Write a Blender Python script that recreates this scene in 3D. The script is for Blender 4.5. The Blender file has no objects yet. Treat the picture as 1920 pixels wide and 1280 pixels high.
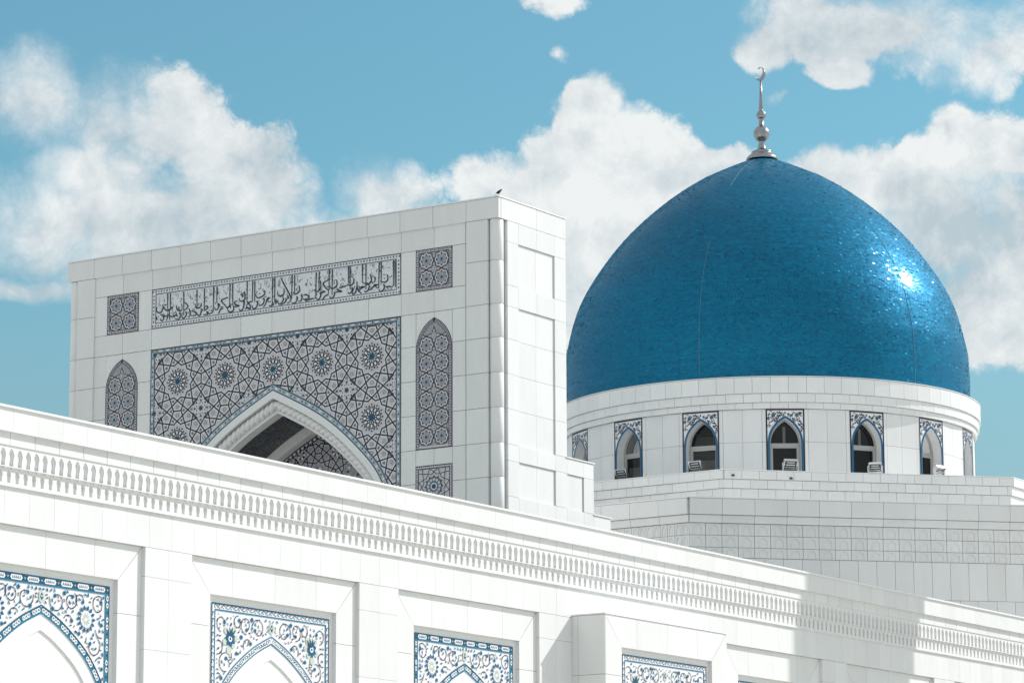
import bpy, bmesh, math, random
import numpy as np
from math import sin, cos, pi, sqrt, atan2, hypot, radians, floor, ceil, tan
from mathutils import Matrix, Vector

random.seed(7)
rng = np.random.default_rng(7)
SC = bpy.context.scene
COL = SC.collection

# ---------------------------------------------------------------- camera
TH = 0.581204827                    # bearing of the mosque axis, clockwise from +Y
ALPHA = pi / 2 - TH
D1 = (sin(TH), cos(TH))             # mosque x axis in the world
D2 = (-cos(TH), sin(TH))            # mosque y axis in the world
EYE = 1.6
PITCH, ROLL = 0.189724822, -0.00402432504
cam_d = bpy.data.cameras.new('camera')
cam_d.sensor_width = 36.0
cam_d.lens = 6378.8 / 1920 * 36.0
cam_d.clip_start = 0.5
cam_d.clip_end = 9000
cam = bpy.data.objects.new('camera', cam_d)
COL.objects.link(cam)
_r = Vector((1, 0, 0)); _u = Vector((0, -sin(PITCH), cos(PITCH))); _f = Vector((0, cos(PITCH), sin(PITCH)))
_r2 = _r * cos(ROLL) + _u * sin(ROLL); _u2 = _u * cos(ROLL) - _r * sin(ROLL)
cam.matrix_world = Matrix(((_r2.x, _u2.x, -_f.x, 0), (_r2.y, _u2.y, -_f.y, 0), (_r2.z, _u2.z, -_f.z, EYE), (0, 0, 0, 1)))
SC.camera = cam

# ---------------------------------------------------------------- sky and sun
SUN_AZ, SUN_EL = 68.0, 37.7
SKY_STRENGTH = 0.108
world = bpy.data.worlds.new('World')
SC.world = world
world.use_nodes = True
wn, wl = world.node_tree.nodes, world.node_tree.links
bg = wn['Background']


def W_math(op, a, b=None, c=None, clamp=False):
    n = wn.new('ShaderNodeMath'); n.operation = op; n.use_clamp = clamp
    for i, v in enumerate((a, b, c)):
        if v is None: continue
        if isinstance(v, (int, float)): n.inputs[i].default_value = v
        else: wl.new(v, n.inputs[i])
    return n.outputs[0]


def W_dot(vec, d):
    n = wn.new('ShaderNodeVectorMath'); n.operation = 'DOT_PRODUCT'
    wl.new(vec, n.inputs[0]); n.inputs[1].default_value = d
    return n.outputs['Value']


def W_mix(fac, a, b, kind='MIX'):
    n = wn.new('ShaderNodeMix'); n.data_type = 'RGBA'; n.blend_type = kind
    for i, v in ((0, fac), (6, a), (7, b)):
        if isinstance(v, (int, float)): n.inputs[i].default_value = v
        elif isinstance(v, tuple): n.inputs[i].default_value = v + (1,)
        else: wl.new(v, n.inputs[i])
    return n.outputs[2]


def W_noise(vec, scale, detail, rough, dist=0.0):
    n = wn.new('ShaderNodeTexNoise')
    wl.new(vec, n.inputs['Vector'])
    n.inputs['Scale'].default_value = scale; n.inputs['Detail'].default_value = detail
    n.inputs['Roughness'].default_value = rough; n.inputs['Distortion'].default_value = dist
    return n.outputs['Fac']


def W_off(vec, d):
    n = wn.new('ShaderNodeVectorMath'); n.operation = 'ADD'
    wl.new(vec, n.inputs[0]); n.inputs[1].default_value = d
    return n.outputs[0]


def W_step(x, a, b):
    n = wn.new('ShaderNodeMapRange'); n.interpolation_type = 'SMOOTHSTEP'
    wl.new(x, n.inputs[0]); n.inputs[1].default_value = a; n.inputs[2].default_value = b
    return n.outputs[0]


sky = wn.new('ShaderNodeTexSky')
sky.sky_type = 'NISHITA'; sky.sun_disc = False
sky.sun_elevation = radians(SUN_EL); sky.sun_rotation = radians(SUN_AZ)
sky.air_density = 1.0; sky.dust_density = 1.4; sky.ozone_density = 1.0
tc = wn.new('ShaderNodeTexCoord')
DIR = tc.outputs['Generated']
sky_col = W_mix(1.0, sky.outputs[0], (0.585, .99, .945), 'MULTIPLY')
# bearings (degrees right of +Y, degrees up) and half sizes in degrees of the single cumulus heads
CLOUDS = [
]
cloud_bits = None


def cloud_head(az, el, rx, ry, dens0=1.0):
    a, e = radians(az), radians(el)
    right = (cos(a), -sin(a), 0)
    up = (-sin(a) * sin(e), -cos(a) * sin(e), cos(e))
    fwd = (sin(a) * cos(e), cos(a) * cos(e), sin(e))
    k = 180 / pi
    x = W_math('MULTIPLY', W_dot(DIRW, right), k / rx)
    y = W_math('MULTIPLY', W_dot(DIRW, up), k / ry)
    q = W_math('SQRT', W_math('ADD', W_math('MULTIPLY', x, x), W_math('MULTIPLY', y, y)))
    return W_math('SUBTRACT', dens0, q)
def add_clouds():
    """cumulus: heads with fractal edges, broken fields of the same cloud over the rest of the sky"""
    global DIRW
    warp = wn.new('ShaderNodeTexNoise'); wl.new(DIR, warp.inputs['Vector'])
    warp.inputs['Scale'].default_value = 30; warp.inputs['Detail'].default_value = 3; warp.inputs['Roughness'].default_value = .55
    sub = wn.new('ShaderNodeVectorMath'); sub.operation = 'SUBTRACT'
    wl.new(warp.outputs['Color'], sub.inputs[0]); sub.inputs[1].default_value = (.5, .5, .5)
    scl = wn.new('ShaderNodeVectorMath'); scl.operation = 'SCALE'
    wl.new(sub.outputs[0], scl.inputs[0]); scl.inputs['Scale'].default_value = .016
    addv = wn.new('ShaderNodeVectorMath'); addv.operation = 'ADD'
    wl.new(DIR, addv.inputs[0]); wl.new(scl.outputs[0], addv.inputs[1])
    DIRW = addv.outputs[0]
    f = None
    for az, el, rx, ry, d0 in CLOUDS:
        h = cloud_head(az, el, rx, ry, d0)
        f = h if f is None else W_math('SMOOTH_MAX', f, h, .18)
    # the same broken cloud elsewhere in the sky, leaving the blue gaps of this one
    here = W_step(W_dot(DIR, (0.0, cos(PITCH), sin(PITCH))), cos(radians(24)), cos(radians(11)))
    field = W_math('MULTIPLY', W_math('SUBTRACT', W_noise(DIR, 4.5, 5, .55, .3), .38), 5.0)
    field = W_math('SUBTRACT', field, W_math('MULTIPLY', here, 3.0))
    f = W_math('MAXIMUM', f, field)
    def billow(vec, scale, detail):
        n = wn.new('ShaderNodeTexVoronoi'); wl.new(vec, n.inputs['Vector']); n.feature = 'F1'
        n.inputs['Scale'].default_value = scale; n.inputs['Detail'].default_value = detail
        n.inputs['Roughness'].default_value = .64; n.inputs['Lacunarity'].default_value = 2.3
        try: n.normalize = True
        except Exception: pass
        return n.outputs['Distance']
    b1 = billow(DIRW, 30, 6)
    n1 = W_noise(DIRW, 26, 5, .5)
    rough = W_math('ADD', W_math('MULTIPLY', W_math('SUBTRACT', .40, b1), 2.2), W_math('MULTIPLY', W_math('SUBTRACT', n1, .5), 1.1))
    dens = W_math('ADD', W_math('MULTIPLY', W_math('MINIMUM', f, .8), .85), rough)
    soft = W_noise(DIR, 17, 3, .5)
    top = W_math('ADD', .20, W_math('MULTIPLY', W_step(soft, .42, .64), 1.1))
    n = wn.new('ShaderNodeMapRange'); n.interpolation_type = 'SMOOTHSTEP'
    wl.new(dens, n.inputs[0]); n.inputs[1].default_value = -.10; wl.new(top, n.inputs[2])
    alpha = n.outputs[0]
    # light side and shade side of the billows
    s = (sin(radians(SUN_AZ)) * .0035, 0.0, .0060)
    relief = W_math('MULTIPLY', W_math('SUBTRACT', billow(W_off(DIRW, s), 30, 6), b1), 2.6)
    big = W_noise(DIR, 20, 4, .55)
    lit = W_math('ADD', W_math('ADD', relief, W_math('SUBTRACT', W_math('MULTIPLY', W_math('SUBTRACT', big, .5), 3.0), W_math('MULTIPLY', W_step(f, .35, .95), .22))), .62, clamp=True)
    ccol = W_mix(lit, (.42, .495, .535), (.735, .75, .747))
    # cloud radiance is given at full scale, the sky needs its strength
    skyv = W_mix(1.0, sky_col, (SKY_STRENGTH,) * 3, 'MULTIPLY')
    # dull haze low over the horizon, all round
    zc = W_dot(DIR, (0, 0, 1))
    veil = W_math('MULTIPLY', W_step(zc, .24, .10), .62)
    skyv = W_mix(veil, skyv, (.265, .34, .385))
    return W_mix(W_math('MULTIPLY', alpha, .96), skyv, ccol)


for x, y, rx, ry in ((60, 215, 130, 95), (190, 235, 140, 100), (290, 235, 95, 85), (420, 330, 105, 75), (505, 375, 90, 75), (575, 345, 35, 32),
                     (690, 374, 92, 56), (330, 430, 260, 100), (100, 420, 200, 105), (600, 430, 190, 60), (150, 330, 130, 90), (60, 545, 90, 26),
                     (885, 320, 38, 40), (945, 345, 95, 62), (1040, 335, 90, 75), (1122, 190, 42, 42), (1112, 245, 50, 60), (1190, 290, 80, 68),
                     (1255, 340, 70, 58), (1090, 425, 190, 120), (1350, 340, 100, 44), (1080, 520, 80, 85), (1590, 340, 85, 55), (1700, 360, 115, 60),
                     (1808, 265, 36, 45), (1870, 315, 85, 62), (1790, 450, 190, 120), (1850, 570, 130, 80), (1475, 98, 62, 28), (1560, 85, 85, 42),
                     (1680, 62, 150, 66), (1800, 65, 165, 88), (1895, 120, 100, 60), (1602, 142, 52, 30), (1040, 12, 50, 26), (1062, 106, 24, 24),
                     (1490, 186, 40, 24), (280, 500, 190, 70), (1900, 650, 95, 60)):
    CLOUDS.append(((x - 960) * .00898, 10.87 + (640 - y) * .00898, rx * .00898 * (1.04 if rx * ry > 1400 else 2.0), ry * .00898 * (1.04 if rx * ry > 1400 else 2.0), .12 if rx * ry < 1400 else 1.0))
wl.new(add_clouds(), bg.inputs['Color'])
bg.inputs['Strength'].default_value = 1.0

sun_d = bpy.data.lights.new('sun', 'SUN')
sun_d.energy = 3.4; sun_d.angle = radians(0.53); sun_d.color = (1.0, .96, .94)
sun = bpy.data.objects.new('sun', sun_d); COL.objects.link(sun)
_sd = Vector((sin(radians(SUN_AZ)) * cos(radians(SUN_EL)), cos(radians(SUN_AZ)) * cos(radians(SUN_EL)), sin(radians(SUN_EL))))
sun.rotation_euler = _sd.to_track_quat('Z', 'Y').to_euler()
sun.location = _sd * 200

vs = SC.view_settings
vs.view_transform = 'Standard'; vs.look = 'None'; vs.exposure = 0.28; vs.gamma = 1.0; vs.use_curve_mapping = False
SC.render.engine = 'CYCLES'
SC.cycles.max_bounces = 6; SC.cycles.diffuse_bounces = 4; SC.cycles.glossy_bounces = 3; SC.cycles.transparent_max_bounces = 8
SC.cycles.sample_clamp_indirect = 6.0


# ---------------------------------------------------------------- materials
def material(name, base, rough=.4, metal=0.0, spec=.5, vary=0.0, mottle=0.0, mscale=6.0, bump=0.0, bscale=40.0, speck=None):
    m = bpy.data.materials.new(name); m.use_nodes = True
    nt = m.node_tree; N, L = nt.nodes, nt.links
    p = N['Principled BSDF']
    p.inputs['Roughness'].default_value = rough; p.inputs['Metallic'].default_value = metal
    p.inputs['Specular IOR Level'].default_value = spec
    p.inputs['Base Color'].default_value = base + (1,)
    p.inputs['Base Color'].default_value = base + (1,)
    col = None

    def rgb(v):
        n = N.new('ShaderNodeRGB'); n.outputs[0].default_value = v + (1,); return n.outputs[0]

    def mix(fac, a, b):
        n = N.new('ShaderNodeMix'); n.data_type = 'RGBA'
        L.new(fac, n.inputs[0]); L.new(a, n.inputs[6]); L.new(b, n.inputs[7]); return n.outputs[2]
    obj_co = N.new('ShaderNodeTexCoord')
    geo = N.new('ShaderNodeNewGeometry')
    if vary:
        info = N.new('ShaderNodeObjectInfo')
        col = mix(info.outputs['Random'], rgb(tuple(c * (1 - vary) for c in base)), rgb((base[0] * (1 + vary * .9), base[1] * (1 + vary), base[2] * (1 + vary))))
    if mottle:
        t = N.new('ShaderNodeTexNoise'); st = N.new('ShaderNodeVectorMath'); st.operation = 'MULTIPLY'; L.new(geo.outputs['Position'], st.inputs[0])
        st.inputs[1].default_value = (2.2, 2.2, .55); L.new(st.outputs[0], t.inputs['Vector'])
        t.inputs['Scale'].default_value = mscale; t.inputs['Detail'].default_value = 8; t.inputs['Roughness'].default_value = .68; t.inputs['Distortion'].default_value = .6
        r = N.new('ShaderNodeMapRange'); L.new(t.outputs['Fac'], r.inputs[0])
        r.inputs[1].default_value = .35; r.inputs[2].default_value = .65; r.inputs[3].default_value = 1 - mottle; r.inputs[4].default_value = 1.0
        n = N.new('ShaderNodeMix'); n.data_type = 'RGBA'; n.blend_type = 'MULTIPLY'; n.inputs[0].default_value = 1
        L.new(col if col else rgb(base), n.inputs[6]); L.new(r.outputs[0], n.inputs[7]); col = n.outputs[2]
    if speck:
        scol, sscale, thr = speck
        t = N.new('ShaderNodeTexVoronoi'); L.new(geo.outputs['Position'], t.inputs['Vector'])
        t.inputs['Scale'].default_value = sscale; t.inputs['Randomness'].default_value = .9
        r = N.new('ShaderNodeMapRange'); L.new(t.outputs['Distance'], r.inputs[0])
        r.inputs[1].default_value = thr; r.inputs[2].default_value = thr * 1.6; r.inputs[3].default_value = 1; r.inputs[4].default_value = 0
        col = mix(r.outputs[0], col if col else rgb(base), rgb(scol))
    if col: L.new(col, p.inputs['Base Color'])
    if bump:
        t = N.new('ShaderNodeTexNoise'); L.new(geo.outputs['Position'], t.inputs['Vector'])
        t.inputs['Scale'].default_value = bscale; t.inputs['Detail'].default_value = 4
        b = N.new('ShaderNodeBump'); b.inputs['Strength'].default_value = bump; b.inputs['Distance'].default_value = .02
        L.new(t.outputs['Fac'], b.inputs['Height']); L.new(b.outputs[0], p.inputs['Normal'])
    return m


MARBLE = material('white_marble', (.775, .782, .774), rough=.30, spec=.45, vary=.034, mottle=.05, mscale=.9)
MARBLE_PLAIN = material('white_marble_trim', (.785, .792, .784), rough=.32, spec=.45, mottle=.03, mscale=1.7)
JOINT = material('joint_mortar', (.52, .52, .51), rough=.9, spec=.2)
ROOF = material('roof_screed', (.80, .79, .775), rough=.85, spec=.2, mottle=.15, mscale=.6)
PAVING = material('pale_paving', (.62, .59, .54), rough=.7, spec=.3, mottle=.2, mscale=.25)
CAP = material('white_sheet_metal', (.80, .81, .81), rough=.35, spec=.5)
MOSAIC = material('mosaic_ground', (.60, .59, .61), rough=.3, spec=.45, mottle=.1, mscale=9, speck=((.30, .30, .35), 22, .19))
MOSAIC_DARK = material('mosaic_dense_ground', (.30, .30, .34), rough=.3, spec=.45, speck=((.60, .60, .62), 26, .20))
PALE = material('mosaic_pale_line', (.74, .74, .75), rough=.3)
NAVY = material('mosaic_navy', (.012, .015, .035), rough=.3)
BLUE = material('mosaic_blue', (.006, .10, .215), rough=.25)
CYAN = material('mosaic_pale_blue', (.26, .44, .52), rough=.28)
SLATE = material('mosaic_slate', (.13, .16, .22), rough=.3)
BEIGE = material('mosaic_beige', (.52, .50, .47), rough=.3)
ICE = material('inscription_ground', (.73, .755, .775), rough=.3, mottle=.08, mscale=8, speck=((.36, .37, .38), 16, .16))
CREAM = material('glazed_white', (.79, .80, .82), rough=.22)
VINE = material('vine_purple', (.035, .022, .055), rough=.3)
LEAF = material('leaf_blue', (.008, .17, .31), rough=.25)
BAND = material('band_blue', (.03, .20, .31), rough=.25)
DEEP = material('band_deep_blue', (.010, .075, .135), rough=.25)
SAGE = material('petal_sage', (.54, .60, .53), rough=.3)
BORDER = material('border_grey_blue', (.40, .47, .50), rough=.28)
HEART = material('mosaic_heart_blue', (.003, .052, .115), rough=.25)
BLACKISH = material('window_border_black', (.012, .010, .022), rough=.25)
STEEL = material('finial_steel', (.40, .405, .415), rough=.28, metal=1.0, mottle=.35, mscale=7)
ALU = material('window_aluminium', (.42, .42, .41), rough=.4, metal=.3)
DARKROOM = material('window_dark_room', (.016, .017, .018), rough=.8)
CURTAIN = material('beige_curtain', (.30, .29, .26), rough=.9, spec=.1)
BLACK = material('black_plastic', (.02, .02, .022), rough=.5)
CHROME = material('lamp_reflector', (.72, .73, .74), rough=.22, metal=1.0)
FEATHER = material('black_feathers', (.012, .012, .014), rough=.6)
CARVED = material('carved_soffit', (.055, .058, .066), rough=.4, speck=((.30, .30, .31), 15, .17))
SEAM = material('seam_sealant', (.10, .24, .32), rough=.6)
LAMPGLASS = material('lamp_glass', (.05, .055, .06), rough=.08)

GLASS = bpy.data.materials.new('window_glass'); GLASS.use_nodes = True
_nt = GLASS.node_tree
_nt.nodes.remove(_nt.nodes['Principled BSDF'])
_t = _nt.nodes.new('ShaderNodeBsdfTransparent'); _t.inputs[0].default_value = (.55, .58, .58, 1)
_g = _nt.nodes.new('ShaderNodeBsdfGlossy'); _g.inputs['Roughness'].default_value = .03; _g.inputs[0].default_value = (.9, .9, .9, 1)
_fr = _nt.nodes.new('ShaderNodeFresnel'); _fr.inputs[0].default_value = 1.42
_m = _nt.nodes.new('ShaderNodeMixShader')
_nt.links.new(_fr.outputs[0], _m.inputs[0]); _nt.links.new(_t.outputs[0], _m.inputs[1]); _nt.links.new(_g.outputs[0], _m.inputs[2])
_nt.links.new(_m.outputs[0], _nt.nodes['Material Output'].inputs[0])

# dome glaze: every tile its own depth of blue
GLAZE = bpy.data.materials.new('blue_glazed_tile'); GLAZE.use_nodes = True
_nt = GLAZE.node_tree; _p = _nt.nodes['Principled BSDF']
_a = _nt.nodes.new('ShaderNodeAttribute'); _a.attribute_name = 'tone'
_cr = _nt.nodes.new('ShaderNodeValToRGB')
_cr.color_ramp.elements[0].color = (.0001, .085, .180, 1); _cr.color_ramp.elements[1].color = (.0002, .205, .365, 1)
_nt.links.new(_a.outputs['Fac'], _cr.inputs[0]); _nt.links.new(_cr.outputs[0], _p.inputs['Base Color'])
_p.inputs['Roughness'].default_value = .46; _p.inputs['Metallic'].default_value = .38; _p.inputs['Specular IOR Level'].default_value = .08; _p.inputs['Specular Tint'].default_value = (.01, .72, 1, 1); _p.inputs['Coat Weight'].default_value = .30; _p.inputs['Coat Roughness'].default_value = .16
GROUT = material('dome_grout', (.012, .20, .33), rough=.6)


# ---------------------------------------------------------------- building blocks
def Wd(x, y, z=0.0):
    """mosque frame -> world"""
    return (x * D1[0] + y * D2[0], x * D1[1] + y * D2[1], z)


BASE = {}


def thing(name, label, cat, base, group=None, kind=None):
    o = bpy.data.objects.new(name, None)
    COL.objects.link(o)
    o.empty_display_size = .5
    o.location = Wd(*base); o.rotation_euler = (0, 0, ALPHA)
    o['label'] = label; o['category'] = cat
    if group: o['group'] = group
    if kind: o['kind'] = kind
    BASE[o.name] = base
    return o


def base_of(p):
    while p.parent: p = p.parent
    return BASE[p.name]


class MB:
    def __init__(s):
        s.v = []; s.f = []; s.m = []

    def poly(s, pts, m=0):
        n = len(s.v); s.v.extend(tuple(p) for p in pts); s.f.append(tuple(range(n, n + len(pts)))); s.m.append(m)

    def box(s, x0, x1, y0, y1, z0, z1, m=0):
        n = len(s.v)
        s.v += [(x0, y0, z0), (x1, y0, z0), (x1, y1, z0), (x0, y1, z0), (x0, y0, z1), (x1, y0, z1), (x1, y1, z1), (x0, y1, z1)]
        for q in ((3, 2, 1, 0), (4, 5, 6, 7), (0, 1, 5, 4), (1, 2, 6, 5), (2, 3, 7, 6), (3, 0, 4, 7)):
            s.f.append(tuple(n + i for i in q)); s.m.append(m)

    def prism(s, xy, z0, z1, m=0, mtop=None):
        """upright prism over a convex plan, counter-clockwise"""
        k = len(xy)
        s.poly([(x, y, z0) for x, y in reversed(xy)], m)
        s.poly([(x, y, z1) for x, y in xy], m if mtop is None else mtop)
        for i in range(k):
            a, b = xy[i], xy[(i + 1) % k]
            s.poly([(a[0], a[1], z0), (b[0], b[1], z0), (b[0], b[1], z1), (a[0], a[1], z1)], m)

    def lathe(s, prof, c, n=64, a0=0.0, a1=2 * pi, m=0, cap=False):
        full = abs(a1 - a0 - 2 * pi) < 1e-6
        k = n if full else n + 1
        st = len(s.v)
        for r, z in prof:
            for i in range(k):
                a = a0 + (a1 - a0) * i / n
                s.v.append((c[0] + r * cos(a), c[1] + r * sin(a), c[2] + z))
        for j in range(len(prof) - 1):
            for i in range(n):
                i2 = (i + 1) % k
                s.f.append((st + j * k + i, st + j * k + i2, st + (j + 1) * k + i2, st + (j + 1) * k + i)); s.m.append(m)
        if cap:
            s.f.append(tuple(st + i for i in reversed(range(k)))); s.m.append(m)
            s.f.append(tuple(st + (len(prof) - 1) * k + i for i in range(k))); s.m.append(m)

    def tube(s, pts, rad, n=8, m=0):
        st = len(s.v); P = [Vector(p) for p in pts]
        for i, p in enumerate(P):
            t = (P[min(i + 1, len(P) - 1)] - P[max(i - 1, 0)]).normalized()
            a = t.orthogonal().normalized() if abs(t.z) > .95 else t.cross(Vector((0, 0, 1))).normalized()
            b = t.cross(a)
            r = rad[i] if isinstance(rad, (list, tuple)) else rad
            for j in range(n):
                q = p + a * (r * cos(2 * pi * j / n)) + b * (r * sin(2 * pi * j / n)); s.v.append(tuple(q))
        for i in range(len(P) - 1):
            for j in range(n):
                j2 = (j + 1) % n
                s.f.append((st + i * n + j, st + i * n + j2, st + (i + 1) * n + j2, st + (i + 1) * n + j)); s.m.append(m)
        s.f.append(tuple(st + j for j in reversed(range(n)))); s.m.append(m)
        s.f.append(tuple(st + (len(P) - 1) * n + j for j in range(n))); s.m.append(m)

    def mesh(s, name, mats, base=(0, 0, 0), smooth=False):
        me = bpy.data.meshes.new(name)
        bx, by, bz = base
        me.from_pydata([(x - bx, y - by, z - bz) for x, y, z in s.v], [], s.f)
        for mt in mats: me.materials.append(mt)
        me.polygons.foreach_set('material_index', s.m)
        if smooth: me.polygons.foreach_set('use_smooth', [True] * len(s.f))
        me.update()
        return me

    def build(s, name, mats, parent, kind=None, smooth=False, label=None, fix=False):
        if not isinstance(mats, (list, tuple)): mats = [mats]
        me = s.mesh(name, mats, base_of(parent), smooth)
        if fix:
            bm = bmesh.new(); bm.from_mesh(me); bmesh.ops.recalc_face_normals(bm, faces=bm.faces); bm.to_mesh(me); bm.free()
        o = bpy.data.objects.new(name, me); COL.objects.link(o); o.parent = parent
        if kind: o['kind'] = kind
        if label: o['label'] = label
        return o


_unit = MB(); _unit.box(0, 1, 0, 1, 0, 1)
UNIT = {}


def slab(parent, name, mat, p, phi, w, t, h, jitter=.0012):
    """one cladding slab: p = front lower left corner in the mosque frame, phi = heading of its width, depth goes inward"""
    if mat.name not in UNIT: UNIT[mat.name] = _unit.mesh('slab', [mat])
    o = bpy.data.objects.new(name, UNIT[mat.name]); COL.objects.link(o); o.parent = parent
    b = base_of(parent)
    o.location = (p[0] - b[0], p[1] - b[1], p[2] - b[2])
    o.rotation_euler = (0, 0, phi + random.uniform(-1, 1) * jitter)
    o.scale = (w, t, h)
    return o


GAP = .007


def plane_slab(parent, name, origin, phi, u0, u1, z0, z1, t=.05, mat=None, gap=GAP, jitter=.0012):
    """slab on a wall plane: origin (x, y) is the u = 0 point, phi the heading of u"""
    x = origin[0] + cos(phi) * (u0 + gap); y = origin[1] + sin(phi) * (u0 + gap)
    return slab(parent, name, mat or MARBLE, (x, y, z0 + gap), phi, u1 - u0 - 2 * gap, t, z1 - z0 - 2 * gap, jitter)


def fill_poly(mb, outer, holes, to3, depth_vec, m=0, back=False):
    """plate with holes: outlines in 2D, to3 maps them to space, depth_vec extrudes them inward"""
    bm = bmesh.new()
    loops = []
    for lp in [outer] + list(holes):
        vs_ = [bm.verts.new((p[0], p[1], 0)) for p in lp]
        for i in range(len(vs_)): bm.edges.new((vs_[i], vs_[(i + 1) % len(vs_)]))
        loops.append(lp)
    bm.verts.ensure_lookup_table()
    bmesh.ops.triangle_fill(bm, use_beauty=True, use_dissolve=False, edges=bm.edges[:])
    bm.verts.index_update()
    vv = [(v.co.x, v.co.y) for v in bm.verts]
    n = len(mb.v)
    mb.v.extend(tuple(to3(a, b)) for a, b in vv)
    for f in bm.faces:
        mb.f.append(tuple(n + v.index for v in f.verts)); mb.m.append(m)
    bm.free()
    if depth_vec:
        dv = depth_vec
        for lp in loops:
            k = len(lp)
            q = [Vector(to3(*p)) for p in lp]; dvv = Vector(dv)
            for i in range(k):
                a, b = q[i], q[(i + 1) % k]
                mb.poly([a, b, b + dvv, a + dvv], m)


class Orn:
    """flat print as thin coloured pieces: ribbons, discs and outlines on a wall plane, each a fraction of a millimetre proud"""
    def __init__(s, to3):
        s.to3 = to3; s.mb = MB(); s.mats = []; s.k = 0

    def mi(s, mat):
        if mat not in s.mats: s.mats.append(mat)
        return s.mats.index(mat)

    def lift(s, lv):
        s.k += 1
        return .004 + lv * .003 + (s.k % 13) * .0002

    def poly(s, pts, mat, lv=0):
        l = s.lift(lv)
        s.mb.poly([s.to3(a, b, l) for a, b in pts], s.mi(mat))

    def fill(s, outer, holes, mat, lv=0):
        l = s.lift(lv)
        fill_poly(s.mb, outer, holes, lambda a, b: s.to3(a, b, l), None, s.mi(mat))

    def disc(s, c, r, mat, lv=0, n=10, rz=None):
        rz = rz or r
        s.poly([(c[0] + r * cos(2 * pi * i / n), c[1] + rz * sin(2 * pi * i / n)) for i in range(n)], mat, lv)

    def leaf(s, c, ang, l, w, mat, lv=0):
        ca, sa = cos(ang), sin(ang)
        s.poly([(c[0] + x * ca - y * sa, c[1] + x * sa + y * ca) for x, y in ((0, 0), (l * .35, -w / 2), (l * .7, -w * .35), (l, 0), (l * .7, w * .35), (l * .35, w / 2))], mat, lv)

    def ribbon(s, pts, w, mat, lv=0, closed=False, taper=None):
        P = [p for i, p in enumerate(pts) if i == 0 or hypot(p[0] - pts[i - 1][0], p[1] - pts[i - 1][1]) > 1e-5]
        n = len(P)
        if n < 2: return
        l = s.lift(lv); m = s.mi(mat); st = len(s.mb.v)
        for i in range(n):
            if closed: a, b = P[i - 1], P[(i + 1) % n]
            else: a, b = P[max(i - 1, 0)], P[min(i + 1, n - 1)]
            d1 = (P[i][0] - a[0], P[i][1] - a[1]); d2 = (b[0] - P[i][0], b[1] - P[i][1])
            L1, L2 = hypot(*d1), hypot(*d2)
            if L1 < 1e-9: d1, L1 = d2, L2
            if L2 < 1e-9: d2, L2 = d1, L1
            n1 = (-d1[1] / L1, d1[0] / L1); n2 = (-d2[1] / L2, d2[0] / L2)
            mx, mz = n1[0] + n2[0], n1[1] + n2[1]; ml = hypot(mx, mz)
            if ml < .3: mx, mz, k = n1[0], n1[1], 1.0
            else: mx, mz = mx / ml, mz / ml; k = min(1 / max(.35, mx * n1[0] + mz * n1[1]), 2.0)
            hw = w / 2 * k * (taper(i / (n - 1)) if taper else 1)
            s.mb.v.append(s.to3(P[i][0] + mx * hw, P[i][1] + mz * hw, l)); s.mb.v.append(s.to3(P[i][0] - mx * hw, P[i][1] - mz * hw, l))
        for i in range(n if closed else n - 1):
            j = (i + 1) % n
            s.mb.f.append((st + 2 * i, st + 2 * j, st + 2 * j + 1, st + 2 * i + 1)); s.mb.m.append(m)

    def clip_ribbon(s, a, b, w, mat, inside, lv=0, n=16):
        """straight ribbon kept only where inside() holds"""
        run = None
        at = lambda t: (a[0] + (b[0] - a[0]) * t, a[1] + (b[1] - a[1]) * t)

        def cut(t0, t1):
            i0 = inside(*at(t0))
            for _ in range(9):
                tm = (t0 + t1) / 2
                if inside(*at(tm)) == i0: t0 = tm
                else: t1 = tm
            return (t0 + t1) / 2
        prev = inside(*a); start = 0.0 if prev else None
        for i in range(1, n + 1):
            t = i / n; cur = inside(*at(t))
            if cur and not prev: start = cut((i - 1) / n, t)
            if prev and not cur:
                e = cut((i - 1) / n, t)
                if e - start > .01: s.ribbon([at(start), at(e)], w, mat, lv)
            prev = cur
        if prev: s.ribbon([at(start), b], w, mat, lv)

    def build(s, name, parent, kind='stuff', label=None):
        if not s.mb.f: return None
        return s.mb.build(name, s.mats, parent, kind=kind, label=label)


def resample(pts, step):
    out = [pts[0]]; acc = 0.0
    for a, b in zip(pts, pts[1:]):
        L = hypot(b[0] - a[0], b[1] - a[1])
        n = max(1, int(round(L / step)))
        for i in range(1, n + 1): out.append((a[0] + (b[0] - a[0]) * i / n, a[1] + (b[1] - a[1]) * i / n))
    return out


def smooth_curve(pts, n=6):
    """Catmull-Rom through the points"""
    out = []
    P = [pts[0]] + list(pts) + [pts[-1]]
    for i in range(1, len(P) - 2):
        p0, p1, p2, p3 = P[i - 1], P[i], P[i + 1], P[i + 2]
        for k in range(n):
            t = k / n
            out.append(tuple(.5 * (2 * p1[d] + (p2[d] - p0[d]) * t + (2 * p0[d] - 5 * p1[d] + 4 * p2[d] - p3[d]) * t * t + (3 * p1[d] - p0[d] - 3 * p2[d] + p3[d]) * t ** 3) for d in (0, 1)))
    out.append(tuple(pts[-1]))
    return out


def offset_curve(pts, d):
    """shift an open curve to its left by d"""
    out = []
    for i, p in enumerate(pts):
        a = pts[max(i - 1, 0)]; b = pts[min(i + 1, len(pts) - 1)]
        dx, dy = b[0] - a[0], b[1] - a[1]; L = hypot(dx, dy) or 1
        out.append((p[0] - dy / L * d, p[1] + dx / L * d))
    return out
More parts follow.
